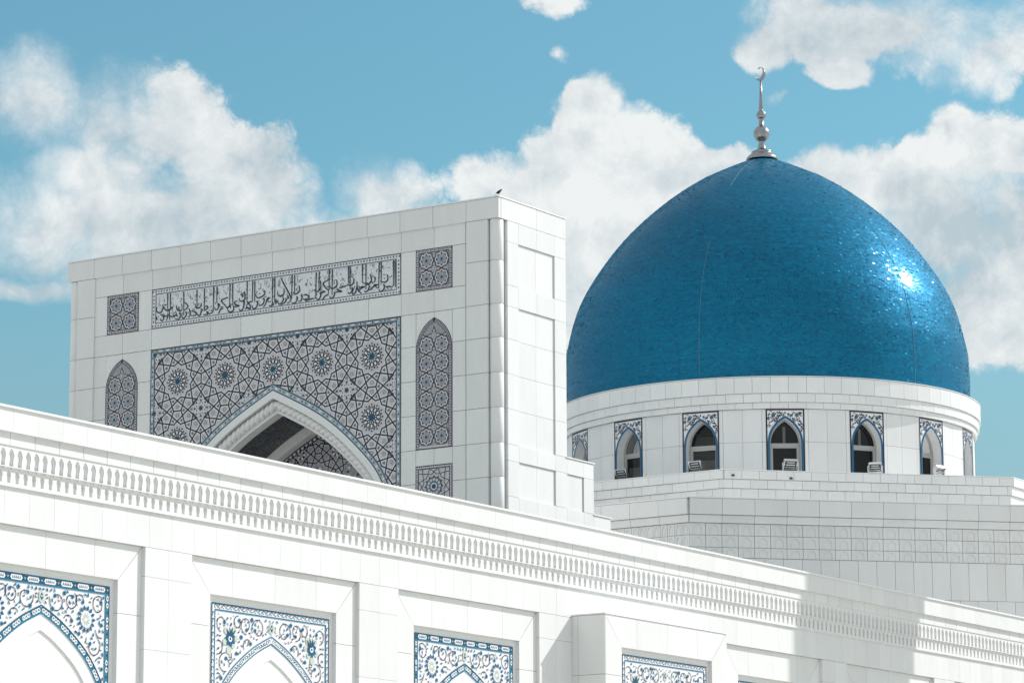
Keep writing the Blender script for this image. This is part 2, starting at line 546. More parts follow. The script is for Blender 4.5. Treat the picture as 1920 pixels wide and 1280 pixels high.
# ---------------------------------------------------------------- ground
gb = MB()
for i in range(-8, 9):
    pass
g = bpy.data.meshes.new('ground')
g.from_pydata([(-3000, -3000, 0), (3000, -3000, 0), (3000, 3000, 0), (-3000, 3000, 0)], [], [(0, 1, 2, 3)])
g.materials.append(PAVING)
go = bpy.data.objects.new('ground', g); COL.objects.link(go); go['kind'] = 'structure'

# ---------------------------------------------------------------- entrance portal
PX, PY = 79.2, 52.463
XF = PX + .05                                     # the field is set back behind cornice and end piers
SF = XF / PX
portal = thing('entrance_portal', 'tall white marble portal with arched iwan, blue mosaics and a long inscription', 'portal', (PX, PY, 0))


def pfy(a): return (PY + a) * SF
def pfz(z): return EYE + (z - EYE) * SF
def PF(a, z, off=0.0): return (XF - off, pfy(a), pfz(z))


AC = 8.06                                         # arch axis
ARCH = smooth_curve([(0, 19.43), (.8, 19.04), (1.6, 18.62), (2.33, 18.14), (3.05, 17.53), (3.8, 16.76), (4.22, 16.03), (4.42, 15.2), (4.5, 14.2), (4.5, 12.5)], 6)


def half_arch(curve, d, m=44):
    """inward offset of a half arch (apex first), cut at the axis and resampled to m points"""
    c = offset_curve(curve, -d) if d else list(curve)
    out = []
    for i, p in enumerate(c):
        if p[0] >= 0:
            if not out and i > 0 and c[i - 1][0] < 0:
                q = c[i - 1]; t = -q[0] / (p[0] - q[0]); out.append((0.0, q[1] + (p[1] - q[1]) * t))
            out.append(p)
    if out[0][0] > 1e-6: out.insert(0, (0.0, out[0][1] + out[0][0] * .5))
    L = [0.0]
    for a, b in zip(out, out[1:]): L.append(L[-1] + hypot(b[0] - a[0], b[1] - a[1]))
    res = []
    for k in range(m):
        s_ = L[-1] * k / (m - 1)
        j = max(0, min(len(L) - 2, int(np.searchsorted(L, s_)) - 1))
        t = (s_ - L[j]) / max(1e-9, L[j + 1] - L[j])
        res.append((out[j][0] + (out[j + 1][0] - out[j][0]) * t, out[j][1] + (out[j + 1][1] - out[j][1]) * t))
    return res


def full_arch(curve, d, m=44, c=AC):
    h = half_arch(curve, d, m)
    return [(c - x, z) for x, z in reversed(h)] + [(c + x, z) for x, z in h[1:]]


def pt(a, z, x): 
    k = XF / PX
    return (x, pfy(a), pfz(z))


def arch_ring(mb, d0, d1, x, depth, m=0):
    A, B = full_arch(ARCH, d0), full_arch(ARCH, d1)
    for i in range(len(A) - 1):
        mb.poly([pt(*A[i], x), pt(*A[i + 1], x), pt(*B[i + 1], x), pt(*B[i], x)], m)
        if depth: mb.poly([pt(*B[i], x), pt(*B[i + 1], x), pt(*B[i + 1], x + depth), pt(*B[i], x + depth)], m)


# body: front plate pierced by the arch, side blocks, the block over the vault, back wall
core = MB()
op = full_arch(ARCH, .38)
outer = [(.40, 0), (15.72, 0), (15.72, 23.46), (.40, 23.46)]
outer_u = [(.40, 0.0), (op[0][0], 0.0)] + op + [(op[-1][0], 0.0), (15.72, 0.0), (15.72, 23.46), (.40, 23.46)]
fill_poly(core, outer_u, [], lambda a, z: pt(a, z, XF + .06), (.24, 0, 0))
core.build('backing', JOINT, portal)
core = MB()
core.box(PX + .46, PX + 3.54, PY + .11, PY + 3.2, 0, 23.46)
core.box(PX + .46, PX + 3.54, PY + 12.9, PY + 15.72, 0, 23.46)
core.box(PX + .35, PX + 3.54, PY + 3.2, PY + 12.9, 20.2, 23.46)
core.box(PX + 3.2, PX + 3.54, PY + 3.2, PY + 12.9, 0, 20.2)
core.box(PX + .12, PX + 3.55, PY + .08, PY + 16.04, 23.47, 24.06)
core.build('body', MARBLE_PLAIN, portal)
cap = MB(); cap.box(PX - .02, PX + 3.60, PY - .02, PY + 16.14, 24.075, 24.115)
cap.build('coping', CAP, portal)

front = lambda name, a0, a1, z0, z1, x=XF, t=.05: plane_slab(portal, name, (x, 0), -pi / 2, -(pfy(a1) if x == XF else PY + a1), -(pfy(a0) if x == XF else PY + a0), pfz(z0) if x == XF else z0, pfz(z1) if x == XF else z1, t)
CJ = [0, 1.127, 2.295, 3.459, 4.64, 5.798, 6.985, 8.152, 9.317, 10.482, 11.642, 12.786, 13.944, 15.071, 16.12]
for a0, a1 in zip(CJ, CJ[1:]): front('cornice_panel', a0, a1, 23.46, 24.075, PX, .12)
for u0, u1 in ((0, 1.99), (1.99, 3.57)): plane_slab(portal, 'cornice_panel', (PX, PY), 0, u0 + (.12 if u0 == 0 else 0), u1, 23.46, 24.075, .08)
ZR = [23.46, 22.249, 20.977, 20.006, 18.993, 17.983, 16.977, 15.991, 14.99, 13.99, 12.99, 11.99]
for z1, z0 in zip(ZR, ZR[1:]):
    for a0, a1 in ((.39, 1.14), (15.03, 15.73)): front('pier_panel', a0, a1, z0, z1, PX + .005, .10)
FR = [1.15, 2.25, 3.41, 4.578, 5.79, 6.929, 8.121, 9.289, 10.44, 11.605, 12.73, 13.877, 15.02]
for a0, a1 in zip(FR, FR[1:]): front('field_panel', a0, a1, 22.835, 23.46)
for a0, a1 in zip(FR, FR[1:]): front('field_panel', a0, a1, 20.965, 21.61)
for a0, a1 in ((1.15, 1.61), (2.885, 3.415), (12.735, 13.255), (14.5, 15.02)): front('field_panel', a0, a1, 21.61, 22.835)
for (z0, z1) in ((20.006, 20.965), (18.993, 20.006), (17.983, 18.993), (16.977, 17.983), (15.991, 16.977), (14.99, 15.991), (13.99, 14.99)):
    for a0, a1 in ((1.15, 1.61), (2.885, 3.41), (12.74, 13.255), (14.5, 15.02)): front('field_panel', a0, a1, z0, z1)
for z0, z1 in ((16.497, 16.975), (14.6, 15.265)):
    for a0, a1 in ((1.61, 2.25), (2.25, 2.885), (13.255, 13.877), (13.877, 14.5)): front('field_panel', a0, a1, z0, z1)

# niche mosaics with a pointed head
NICHE = smooth_curve([(0, 20.80), (.22, 20.68), (.42, 20.49), (.56, 20.26), (.625, 20.03), (.635, 19.8)], 5)


def niche_inside(c, inset=0.0):
    top = NICHE[0][1]

    def f(a, z):
        h = abs(a - c)
        if h > .635 - inset or z < 16.975 + inset: return False
        if z <= 19.8: return True
        if z > top: return False
        for (h0, z0), (h1, z1) in zip(NICHE, NICHE[1:]):
            if z1 <= z <= z0: return h < h0 + (h1 - h0) * (z0 - z) / max(1e-6, z0 - z1) - inset
        return False
    return f


for c in (2.248, 13.877):
    for s in (-1, 1):
        sp = MB()
        lo, hi = (c - .637, c) if s < 0 else (c, c + .637)
        pts = [(c + s * h, z) for h, z in NICHE]
        outl = [(c, 20.955), (c + s * .628, 20.955)] + [(c + s * .637, 19.8)] + list(reversed(pts[:-1]))
        outl = [(a + (-s * .004 if abs(a - c) > .6 else s * .006 if abs(a - c) < 1e-6 else 0), z) for a, z in outl]
        fill_poly(sp, outl, [], lambda a, z: PF(a, z), (.05, 0, 0))
        sp.build('field_panel', MARBLE, portal)


def star_tile(o, c, R, inside):
    """eight-pointed star with its ring of dark points and blue heart"""
    st = [(c[0] + r * cos(t), c[1] + r * sin(t)) for k in range(16) for r, t in ((R if k % 2 == 0 else R * .80, k * pi / 8),)]
    for i in range(16):
        a, b = st[i], st[(i + 1) % 16]
        o.clip_ribbon(a, b, .026, PALE, inside, 2, 3)
        k = 1.10
        a2 = (c[0] + (a[0] - c[0]) * k, c[1] + (a[1] - c[1]) * k); b2 = (c[0] + (b[0] - c[0]) * k, c[1] + (b[1] - c[1]) * k)
        o.clip_ribbon(a2, b2, .016, NAVY, inside, 1, 3)
    if not inside(*c): return
    for k in range(8):
        t = k * pi / 4
        p = (c[0] + R * .78 * cos(t), c[1] + R * .78 * sin(t))
        if inside(*p): o.leaf((c[0] + R * .64 * cos(t), c[1] + R * .64 * sin(t)), t, R * .26, R * .2, NAVY, 2)
        t2 = t + pi / 8
        o.leaf((c[0] + R * .18 * cos(t2), c[1] + R * .18 * sin(t2)), t2, R * .26, R * .10, CYAN, 2)
    o.disc(c, R * .17, HEART, 3, 10)


def star_grid(o, c, p, cols, rows, z_first, inside):
    """cols x rows stars with pitch p, and the braided crosses between them"""
    for i in range(cols):
        for j in range(rows):
            star_tile(o, (c + (i - (cols - 1) / 2) * p, z_first - j * p), p * .43, inside)
    for i in range(cols + 1):
        for j in range(rows + 1):
            q = (c + (i - cols / 2) * p, z_first + p / 2 - j * p)
            if inside(*q):
                o.disc(q, p * .135, PALE, 1, 8); o.disc(q, p * .105, SLATE, 2, 8); o.disc(q, p * .05, PALE, 3, 6)
            for dx, dz in ((1, 0), (0, 1)):
                for sg in (-1, 1):
                    e = (q[0] + dx * p * .5 * sg, q[1] + dz * p * .5 * sg)
                    if inside(*e) and inside(q[0] + dx * p * .25 * sg, q[1] + dz * p * .25 * sg):
                        o.disc((q[0] + dx * p * .29 * sg, q[1] + dz * p * .29 * sg), p * .085, BEIGE, 1, 6)
                    if dx:
                        for w_ in (-1, 1): o.clip_ribbon((q[0] + p * .16 * sg, q[1] + w_ * p * .12), (e[0], e[1] - w_ * p * .0), .018, NAVY, inside, 3, 4)
                    else:
                        for w_ in (-1, 1): o.clip_ribbon((q[0] + w_ * p * .12, q[1] + p * .16 * sg), (e[0], e[1]), .018, NAVY, inside, 3, 4)


def rect_in(a0, a1, z0, z1): return lambda a, z: a0 < a < a1 and z0 < z < z1


def edge_band(o, pts, w, closed, line=NAVY, fillm=PALE, mark=SLATE, step=.11, lw=.022, side=1):
    """border strip along a polyline: two lines and a row of marks"""
    o.ribbon(offset_curve(pts, side * w / 2) if not closed else pts, w, fillm, 1, closed)
    if not closed:
        o.ribbon(pts, lw, line, 3); o.ribbon(offset_curve(pts, side * w), lw, line, 3)
        mid = offset_curve(resample(pts, step), side * w / 2)
        for i, p in enumerate(mid[1:-1]):
            o.disc(p, w * (.26 if i % 2 else .17), mark, 2, 6)


def rect_band(o, a0, a1, z0, z1, w, fillm=PALE, mark=SLATE, outer_l=NAVY, inner_l=NAVY, step=.09, lw=.02):
    for (p, q) in (((a0, z1 - w / 2), (a1, z1 - w / 2)), ((a0, z0 + w / 2), (a1, z0 + w / 2)), ((a0 + w / 2, z0 + w), (a0 + w / 2, z1 - w)), ((a1 - w / 2, z0 + w), (a1 - w / 2, z1 - w))):
        o.ribbon([p, q], w, fillm, 1)
        L = hypot(q[0] - p[0], q[1] - p[1]); n = max(2, int(L / step))
        for i in range(n):
            t = (i + .5) / n
            c = (p[0] + (q[0] - p[0]) * t, p[1] + (q[1] - p[1]) * t)
            h = abs(q[0] - p[0]) > abs(q[1] - p[1])
            if i % 2 == 0: o.poly([(c[0] - (step * .3 if h else w * .18), c[1] - (w * .18 if h else step * .3)), (c[0] + (step * .3 if h else w * .18), c[1] - (w * .18 if h else step * .3)), (c[0] + (step * .3 if h else w * .18), c[1] + (w * .18 if h else step * .3)), (c[0] - (step * .3 if h else w * .18), c[1] + (w * .18 if h else step * .3))], mark, 2)
            else: o.disc(c, w * .2, mark, 2, 6)
    for (b0, b1, c0, c1), m_ in (((a0 + lw / 2, a1 - lw / 2, z0 + lw / 2, z1 - lw / 2), outer_l), ((a0 + w, a1 - w, z0 + w, z1 - w), inner_l)):
        o.ribbon([(b0, c0), (b1, c0), (b1, c1), (b0, c1)], lw, m_, 3, closed=True)


def plate(name, a0, a1, z0, z1, mat, parent=None, label=None):
    mb = MB(); y0, y1 = pfy(a0), pfy(a1)
    mb.box(XF, XF + .04, y0, y1, pfz(z0), pfz(z1))
    return mb.build(name, mat, portal, label=label)


for a0, a1, side in ((1.613, 2.882, 'right'), (13.258, 14.497, 'left')):
    c = (a0 + a1) / 2
    pl = plate('mosaic_square', a0, a1, 21.613, 22.832, MOSAIC_DARK)
    o = Orn(PF)
    rect_band(o, a0, a1, 21.613, 22.832, .10, MOSAIC, NAVY, NAVY, NAVY, .07, .018)
    star_grid(o, c, .535, 2, 2, 22.2225 + .2675, rect_in(a0 + .10, a1 - .10, 21.713, 22.732))
    o.build('star_pattern', pl)
    # long niche
    nb = MB()
    outl = [(c - .635, 16.977), (c + .635, 16.977)] + [(c + h, z) for h, z in reversed(NICHE)] + [(c - h, z) for h, z in NICHE[1:]]
    fill_poly(nb, outl, [], lambda a, z: PF(a, z), (.04, 0, 0))
    np_ = nb.build('mosaic_niche', MOSAIC_DARK, portal)
    o = Orn(PF)
    edge = [(c + .617, 16.99)] + [(c + h - .018, z - .01) for h, z in reversed(NICHE)] + [(c - h + .018, z - .01) for h, z in NICHE[1:]] + [(c - .617, 16.99)]
    o.ribbon(edge, .022, NAVY, 3)
    o.ribbon(offset_curve(edge, .045), .07, MOSAIC, 1); o.ribbon(offset_curve(edge, .09), .016, NAVY, 3)
    for i, p in enumerate(offset_curve(resample(edge, .075), .045)): o.disc(p, .022, NAVY, 2, 6)
    o.ribbon([(c - .6, 17.03), (c + .6, 17.03)], .07, MOSAIC, 1); o.ribbon([(c - .63, 16.99), (c + .63, 16.99)], .022, NAVY, 3)
    star_grid(o, c, .535, 2, 6, 20.0, niche_inside(c, .1))
    o.build('star_pattern', np_)
    # lower square with one big star
    pl = plate('mosaic_square', a0, a1, 15.268, 16.494, MOSAIC)
    o = Orn(PF); zc = 15.88
    rect_band(o, a0, a1, 15.268, 16.494, .09, MOSAIC_DARK, PALE, NAVY, NAVY, .07, .02)
    ins = rect_in(a0 + .09, a1 - .09, 15.358, 16.404)
    for k in range(12):
        t = k * pi / 6
        for s_ in (-1, 1):
            p = (c + .36 * cos(t + pi / 12), zc + .36 * sin(t + pi / 12)); q = (c + .36 * cos(t + pi / 12) + .6 * cos(t + pi / 12 + s_ * 1.18), zc + .36 * sin(t + pi / 12) + .6 * sin(t + pi / 12 + s_ * 1.18))
            o.clip_ribbon(p, q, .05, PALE, ins, 1, 10); o.clip_ribbon(p, q, .024, NAVY, ins, 3, 10)
        o.disc((c + .2 * cos(t), zc + .2 * sin(t)), .038, PALE, 2, 8); o.disc((c + .2 * cos(t), zc + .2 * sin(t)), .016, SLATE, 3, 6)
        o.leaf((c + .24 * cos(t), zc + .24 * sin(t)), t, .1, .05, NAVY, 2)
    o.disc((c, zc), .29, SLATE, 0, 24); o.disc((c, zc), .105, PALE, 2, 12); o.disc((c, zc), .075, HEART, 3, 12)
    o.build('star_pattern', pl)

# inscription
STROKES = '''12.28,22.26 12.31,22.20 12.33,22.12 12.40,22.09 12.48,22.10 12.54,22.15 12.55,22.23 12.52,22.27;12.27,22.26 12.22,22.19 12.16,22.13 12.09,22.14 12.02,22.14 11.97,22.18 11.92,22.17 11.93,22.22 11.97,22.21;12.12,22.65 12.11,22.17;12.01,22.65 12.01,22.16;12.40,22.03 12.34,22.01 12.29,21.97 12.26,21.89 12.32,21.82 12.38,21.86 12.39,21.91;12.26,21.95 12.22,21.97 12.25,22.01;12.20,21.95 12.10,21.93 12.16,21.81;12.12,22.02 12.09,21.97 12.13,21.95;12.05,22.12 12.02,21.81;12.01,21.95 11.92,21.90 11.87,21.93 11.84,21.91 11.79,21.95 11.73,21.91 11.81,22.07;11.84,21.83 11.81,21.83;11.66,21.96 11.62,22.00 11.61,21.90 11.66,21.82 11.73,21.80 11.79,21.84;11.78,22.25 11.75,22.13 11.68,22.07 11.58,22.06 11.55,22.11 11.57,22.27;11.67,22.19 11.66,22.09;11.49,22.64 11.48,21.90;11.45,22.30 11.32,22.17 11.39,22.09 11.46,22.05;11.43,21.98 11.37,21.98 11.39,21.89 11.46,21.82 11.53,21.82 11.55,21.90 11.53,21.99;11.29,22.09 11.23,21.98 11.25,21.85 11.33,21.84;11.15,21.99 11.07,21.97 10.98,21.90 11.09,21.84 11.20,21.88;10.98,21.90 10.89,21.82 10.83,21.86 10.81,21.93 10.76,21.99 10.81,22.02 10.82,21.98;10.81,22.21 10.82,22.11 10.91,22.06 11.00,22.08 11.04,22.15 11.03,22.21;10.92,22.19 10.88,22.19;10.98,22.64 10.97,22.09;10.69,22.64 10.69,21.94;10.69,21.96 10.59,22.00 10.56,22.06 10.62,22.09 10.71,22.02;10.73,21.83 10.65,21.83 10.56,21.83 10.55,21.89 10.59,21.90 10.50,21.84 10.42,21.85 10.35,21.88 10.43,21.93;10.34,22.65 10.34,21.90;12.56,21.99 12.53,21.91 12.53,21.87;12.48,21.99 12.45,21.94;10.21,22.64 10.21,22.13;10.13,22.12 10.11,22.06 10.16,22.10 10.13,22.02 10.20,21.93 10.26,21.94 10.29,22.01;9.78,22.26 10.02,22.21 10.01,22.14 9.87,22.01 9.86,21.95;9.86,21.95 9.77,21.96 9.70,21.99 9.69,21.94 9.73,22.02;9.96,21.94 10.06,21.93 10.12,21.83 10.17,21.83;9.71,22.67 9.72,22.02;9.61,22.66 9.60,21.98;9.57,21.98 9.56,21.87 9.63,21.80 9.73,21.81 9.79,21.87 9.79,21.94;9.43,22.11 9.53,22.08 9.49,22.00 9.36,21.95 9.49,21.94 9.55,21.96;9.17,22.37 9.14,22.27 9.15,22.13 9.26,22.08 9.33,22.11 9.36,22.19;9.31,22.31 9.24,22.26 9.25,22.19;9.06,22.66 9.06,22.03;9.06,22.03 8.99,22.01 8.92,22.03 8.86,22.01;8.85,22.65 8.86,22.02;8.77,22.64 8.77,22.00;9.13,21.82 9.06,21.86 8.98,21.82 8.93,21.83 8.95,21.93 9.03,21.98 9.08,21.90 8.98,21.84;9.22,22.05 9.16,22.06 9.18,21.93 9.23,21.82 9.32,21.80 9.36,21.86;8.71,21.99 8.67,22.01 8.66,21.92 8.72,21.82 8.81,21.80 8.86,21.85 8.86,21.92;8.46,22.28 8.40,22.29 8.40,22.20 8.51,22.13 8.64,22.11 8.71,22.16 8.74,22.24;8.61,22.24 8.58,22.23;8.48,22.35 8.44,22.34;8.47,22.06 8.41,22.04 8.43,21.94 8.51,21.88 8.58,21.87 8.61,21.93;8.45,21.81 8.36,21.89 8.30,22.04 8.22,22.06 8.29,22.01 8.23,21.94 8.16,21.96;8.23,21.82 8.13,21.82 8.06,21.84 8.09,21.90 8.13,21.86;8.10,22.65 8.11,21.87;8.02,22.65 8.02,21.91;8.02,21.91 7.98,21.90 7.94,21.95;8.00,21.85 7.96,21.85;8.01,21.91 7.94,21.91 7.93,21.97;7.99,21.86 7.96,21.85;7.68,22.29 7.67,22.16 7.73,22.08 7.84,22.07 7.91,22.12 7.91,22.21;7.73,22.03 7.69,21.98 7.73,21.89 7.82,21.82 7.89,21.87 7.89,21.94;7.60,21.99 7.61,21.88 7.77,21.80;7.55,22.03 7.50,21.98 7.59,21.96;7.80,22.63 7.66,22.39 7.42,21.99 7.47,21.85 7.56,21.82;7.37,22.65 7.39,21.95;7.28,22.64 7.28,22.07;7.12,22.31 7.09,22.16 7.17,22.08 7.28,22.07 7.34,22.14;7.22,22.19 7.19,22.19;7.21,21.99 7.17,21.94 7.21,21.84 7.31,21.79 7.38,21.83;7.02,22.05 7.00,21.92 7.06,21.83 7.14,21.83;6.95,22.00 6.85,22.00 6.74,21.92 6.83,21.87 6.96,21.88;6.96,21.88 6.81,21.82 6.72,21.85 6.67,21.84 6.61,21.86 6.56,21.84 6.50,21.87;6.88,21.81 6.85,21.81;6.48,22.63 6.50,21.86;6.37,22.64 6.38,22.08;6.33,22.37 6.31,22.16 6.38,22.07 6.48,22.05 6.55,22.12;6.34,21.98 6.31,21.92 6.36,21.82 6.43,21.80 6.48,21.86;6.30,22.00 6.22,22.02 6.16,22.01 6.26,21.98;5.96,22.37 6.19,22.30 6.22,22.24 6.11,22.10 6.04,22.04 6.04,21.90;6.04,21.90 6.15,21.88 6.23,21.79 6.27,21.80;6.01,22.66 6.01,22.03;5.89,22.65 5.90,21.89;5.74,22.32 5.72,22.16 5.82,22.08 5.93,22.08 5.98,22.17;5.84,22.22 5.80,22.21;5.83,21.97 5.80,21.90 5.87,21.80 5.95,21.79 5.99,21.86;5.74,22.04 5.65,21.99 5.79,21.93;5.68,22.00 5.60,21.97 5.55,21.94 5.68,21.94;5.64,22.06 5.56,22.06 5.52,22.08 5.46,22.08 5.41,22.09 5.34,22.11 5.32,22.15;5.30,22.67 5.30,22.16;5.24,22.66 5.24,21.97;5.11,22.30 5.11,22.18 5.18,22.10 5.27,22.09 5.33,22.15;5.18,22.03 5.15,21.97 5.20,21.88 5.29,21.85 5.32,21.91;5.00,22.18 4.99,22.06 5.03,21.89 5.11,21.81 5.16,21.85 5.07,22.05;4.99,22.10 4.96,21.94 4.88,21.84 4.82,21.80;4.92,21.99 4.73,21.99 4.84,21.95 4.91,21.89;4.79,22.67 4.80,22.12;4.67,22.66 4.67,21.90;4.52,22.33 4.47,22.18 4.51,22.09 4.62,22.04 4.73,22.09 4.81,22.15;4.61,22.23 4.58,22.23;4.38,22.24 4.34,22.21 4.35,22.11 4.46,22.06;4.55,22.04 4.57,21.89 4.68,21.83 4.73,21.87;4.55,21.88 4.46,21.89 4.41,21.95 4.33,21.98 4.26,21.99 4.35,22.00 4.28,21.91 4.20,21.90;4.19,22.65 4.21,21.88;4.12,22.66 4.12,22.07;3.91,22.26 3.88,22.12 3.96,22.04 4.07,22.05 4.15,22.09;4.03,22.16 4.00,22.16;4.04,21.97 4.00,21.93 4.04,21.82 4.15,21.78 4.20,21.85;3.96,21.91 3.91,21.88 3.85,21.90 3.79,21.88 3.73,21.87 3.68,21.93;3.68,22.65 3.68,21.90;3.62,22.64 3.62,21.85;3.99,21.81 3.96,21.81;3.90,21.82 3.87,21.82;3.78,21.81 3.74,21.81'''
ins_p = plate('inscription_panel', 3.418, 12.73, 21.612, 22.832, ICE, label='long Arabic inscription in black on a pale blue ground')
o = Orn(PF)
rect_band(o, 3.418, 12.73, 21.612, 22.832, .155, PALE, SLATE, NAVY, DEEP, .105, .022)
for k in range(150):
    a = random.uniform(3.7, 12.5); z = random.uniform(22.36, 22.6); h = random.uniform(.05, .16)
    o.ribbon([(a, z), (a + random.uniform(-.03, .03), min(22.64, z + h))], .011, random.choice((BEIGE, SLATE, SLATE)), 1)
for k in range(70):
    a = random.uniform(3.7, 12.5); z = random.uniform(21.86, 22.5); t = random.uniform(0, 6.28); r = random.uniform(.03, .08)
    o.ribbon([(a + r * cos(t + i * .7), z + r * sin(t + i * .7) * .8) for i in range(5)], .012, random.choice((SLATE, BEIGE)), 1)
for k in range(130):
    a = random.uniform(3.75, 12.45); z = random.uniform(21.95, 22.5); t = random.uniform(0, 6.28); r = random.uniform(.025, .06)
    o.ribbon([(a + r * cos(t + i * .8), z + r * sin(t + i * .8)) for i in range(4)], .016, random.choice((NAVY, SLATE, NAVY)), 2)
o.build('scrollwork', ins_p)
o = Orn(PF)
for s_ in STROKES.split(';'):
    pts = [tuple(map(float, q.split(','))) for q in s_.split()]
    if len(pts) == 2:
        d = hypot(pts[0][0] - pts[1][0], pts[0][1] - pts[1][1])
        if d < .06: o.leaf(pts[0], atan2(pts[1][1] - pts[0][1], pts[1][0] - pts[0][0]), .045, .04, NAVY, 3)
        else: o.ribbon(resample(pts, .06), .034, NAVY, 3, taper=lambda t: 1.25 - .5 * t)
    else:
        o.ribbon(smooth_curve(pts, 4), .036, NAVY, 3, taper=lambda t: .7 + .5 * sin(pi * min(1, t * 1.1 + .08)))
o.build('lettering', ins_p, label='black Arabic lettering with tall uprights')

# great spandrel field of twelve-pointed stars
Z0 = 12.5
fieldm = MB()
oc = full_arch(ARCH, 0)
fill_poly(fieldm, [(3.419, Z0), (oc[0][0], Z0)] + oc[1:-1] + [(oc[-1][0], Z0), (12.735, Z0), (12.735, 20.962), (3.419, 20.962)], [], lambda a, z: PF(a, z), (.04, 0, 0))
field = fieldm.build('mosaic_spandrel', MOSAIC, portal, label='star patterned mosaic filling the spandrels over the portal arch')
halfO = half_arch(ARCH, -.0, 80)


def in_field(a, z):
    if not (3.419 + .15 < a < 12.735 - .15 and Z0 + .3 < z < 20.962 - .13): return False
    h = abs(a - AC)
    if z > halfO[0][1] + .12: return True
    for (h0, z0), (h1, z1) in zip(halfO, halfO[1:]):
        if z1 <= z <= z0 or (z0 <= z and h0 == 0): return h > h0 + (h1 - h0) * (z0 - z) / max(1e-6, z0 - z1) + .03
    return True


PER = 1.808; SX, SZ = 8.061, 19.882
V15 = (.2705, .0725); V45 = (.198, .198)
BASESEG = [(V15, (.6608, -.4334)), (V15, (.339, .433)), (V45, (.5, .08)), ((.5, .08), (.5, -.08))]
segs = {}
for i in range(-4, 5):
    for j in range(-5, 2):
        for (p, q) in BASESEG:
            for sx in (1, -1):
                for sz in (1, -1):
                    for sw in (0, 1):
                        P = []
                        for (x, y) in (p, q):
                            x, y = x * sx, y * sz
                            if sw: x, y = y, x
                            P.append((SX + (i + x) * PER, SZ + (j + y) * PER))
                        key = tuple(sorted((round(v[0], 2), round(v[1], 2)) for v in P))
                        segs[key] = P
o = Orn(PF)
for P in segs.values():
    if min(P[0][1], P[1][1]) < 14.6: continue
    o.clip_ribbon(P[0], P[1], .115, PALE, in_field, 0, 24)
for P in segs.values():
    if min(P[0][1], P[1][1]) < 14.6: continue
    o.clip_ribbon(P[0], P[1], .042, NAVY, in_field, 3, 24)
o.build('girih_lines', field)
o = Orn(PF)


def D4(x, y): return {(round(a * sx, 4), round(b * sz, 4)) for a, b in ((x, y), (y, x)) for sx in (1, -1) for sz in (1, -1)}


for i in range(-4, 5):
    for j in range(-4, 2):
        cx, cz = SX + i * PER, SZ + j * PER
        for (x, y), r in (((.5, .135), .036), ((.335, .092), .036), ((.245, .245), .036), ((.5, .30), .034), ((.375, .352), .026), ((.5, .395), .022)):
            for (dx, dz) in D4(x, y):
                p = (cx + dx * PER, cz + dz * PER)
                if dx >= .5 and abs(dx - .5) > .01: continue
                if in_field(*p) and p[1] > 14.6 and in_field(p[0] + .05, p[1]) and in_field(p[0] - .05, p[1]): o.disc(p, r * PER, SLATE, 2, 3)
        for (dx, dz) in D4(.40, .245) | D4(.43, .0):
            p = (cx + dx * PER, cz + dz * PER)
            if in_field(*p) and p[1] > 14.6:
                o.disc(p, .085, BEIGE, 1, 5); o.ribbon([(p[0] + .05 * cos(t * 1.26), p[1] + .05 * sin(t * 1.26)) for t in range(5)], .014, SLATE, 2, closed=True)
        if cz > 14.6:
            for k in range(12):
                t = k * pi / 6 + pi / 12 * 0
                for rr, ll, ww in ((.135, .085, .058), (.083, .05, .04)):
                    tt = t + (pi / 12 if rr < .1 else 0)
                    c = (cx + rr * PER * cos(tt), cz + rr * PER * sin(tt))
                    if in_field(*c):
                        el = [(c[0] + (ll / 2 * PER * cos(q)) * cos(tt) - (ww / 2 * PER * sin(q)) * sin(tt), c[1] + (ll / 2 * PER * cos(q)) * sin(tt) + (ww / 2 * PER * sin(q)) * cos(tt)) for q in [w * pi / 4 for w in range(8)]]
                        o.poly(el, PALE, 1); o.ribbon(el, .028, NAVY, 2, closed=True)
                for dt, r0 in ((pi / 12, .165), (0, .20)):
                    c = (cx + r0 * PER * cos(t + dt), cz + r0 * PER * sin(t + dt))
                    if in_field(*c) and in_field(c[0] + .04, c[1] - .04) and in_field(c[0] - .04, c[1] - .04): o.leaf(c, t + dt, .075 * (1.25 if dt else .8), .055, NAVY, 2)
            if in_field(cx, cz): o.disc((cx, cz), .068 * PER, CYAN, 2, 14); o.disc((cx, cz), .052 * PER, HEART, 3, 14)
        ex, ez = cx + .5 * PER, cz + .5 * PER
        if ez > 14.6:
            for k in range(8):
                t = k * pi / 4 + pi / 8
                c = (ex + .092 * PER * cos(t), ez + .092 * PER * sin(t))
                if in_field(*c): o.disc(c, .034 * PER, PALE, 1, 7); o.disc(c, .016 * PER, SLATE, 2, 6)
                c = (ex + .135 * PER * cos(t + pi / 8), ez + .135 * PER * sin(t + pi / 8))
                if in_field(*c): o.disc(c, .018 * PER, NAVY, 2, 4)
            if in_field(ex, ez): o.disc((ex, ez), .038 * PER, HEART, 3, 12)
            elif in_field(ex, ez - .1): o.poly([(ex - .07, ez - .045), (ex + .07, ez - .045), (ex + .05, ez - .12), (ex - .05, ez - .12)], BLUE, 3)
o.build('rosettes', field)
o = Orn(PF)
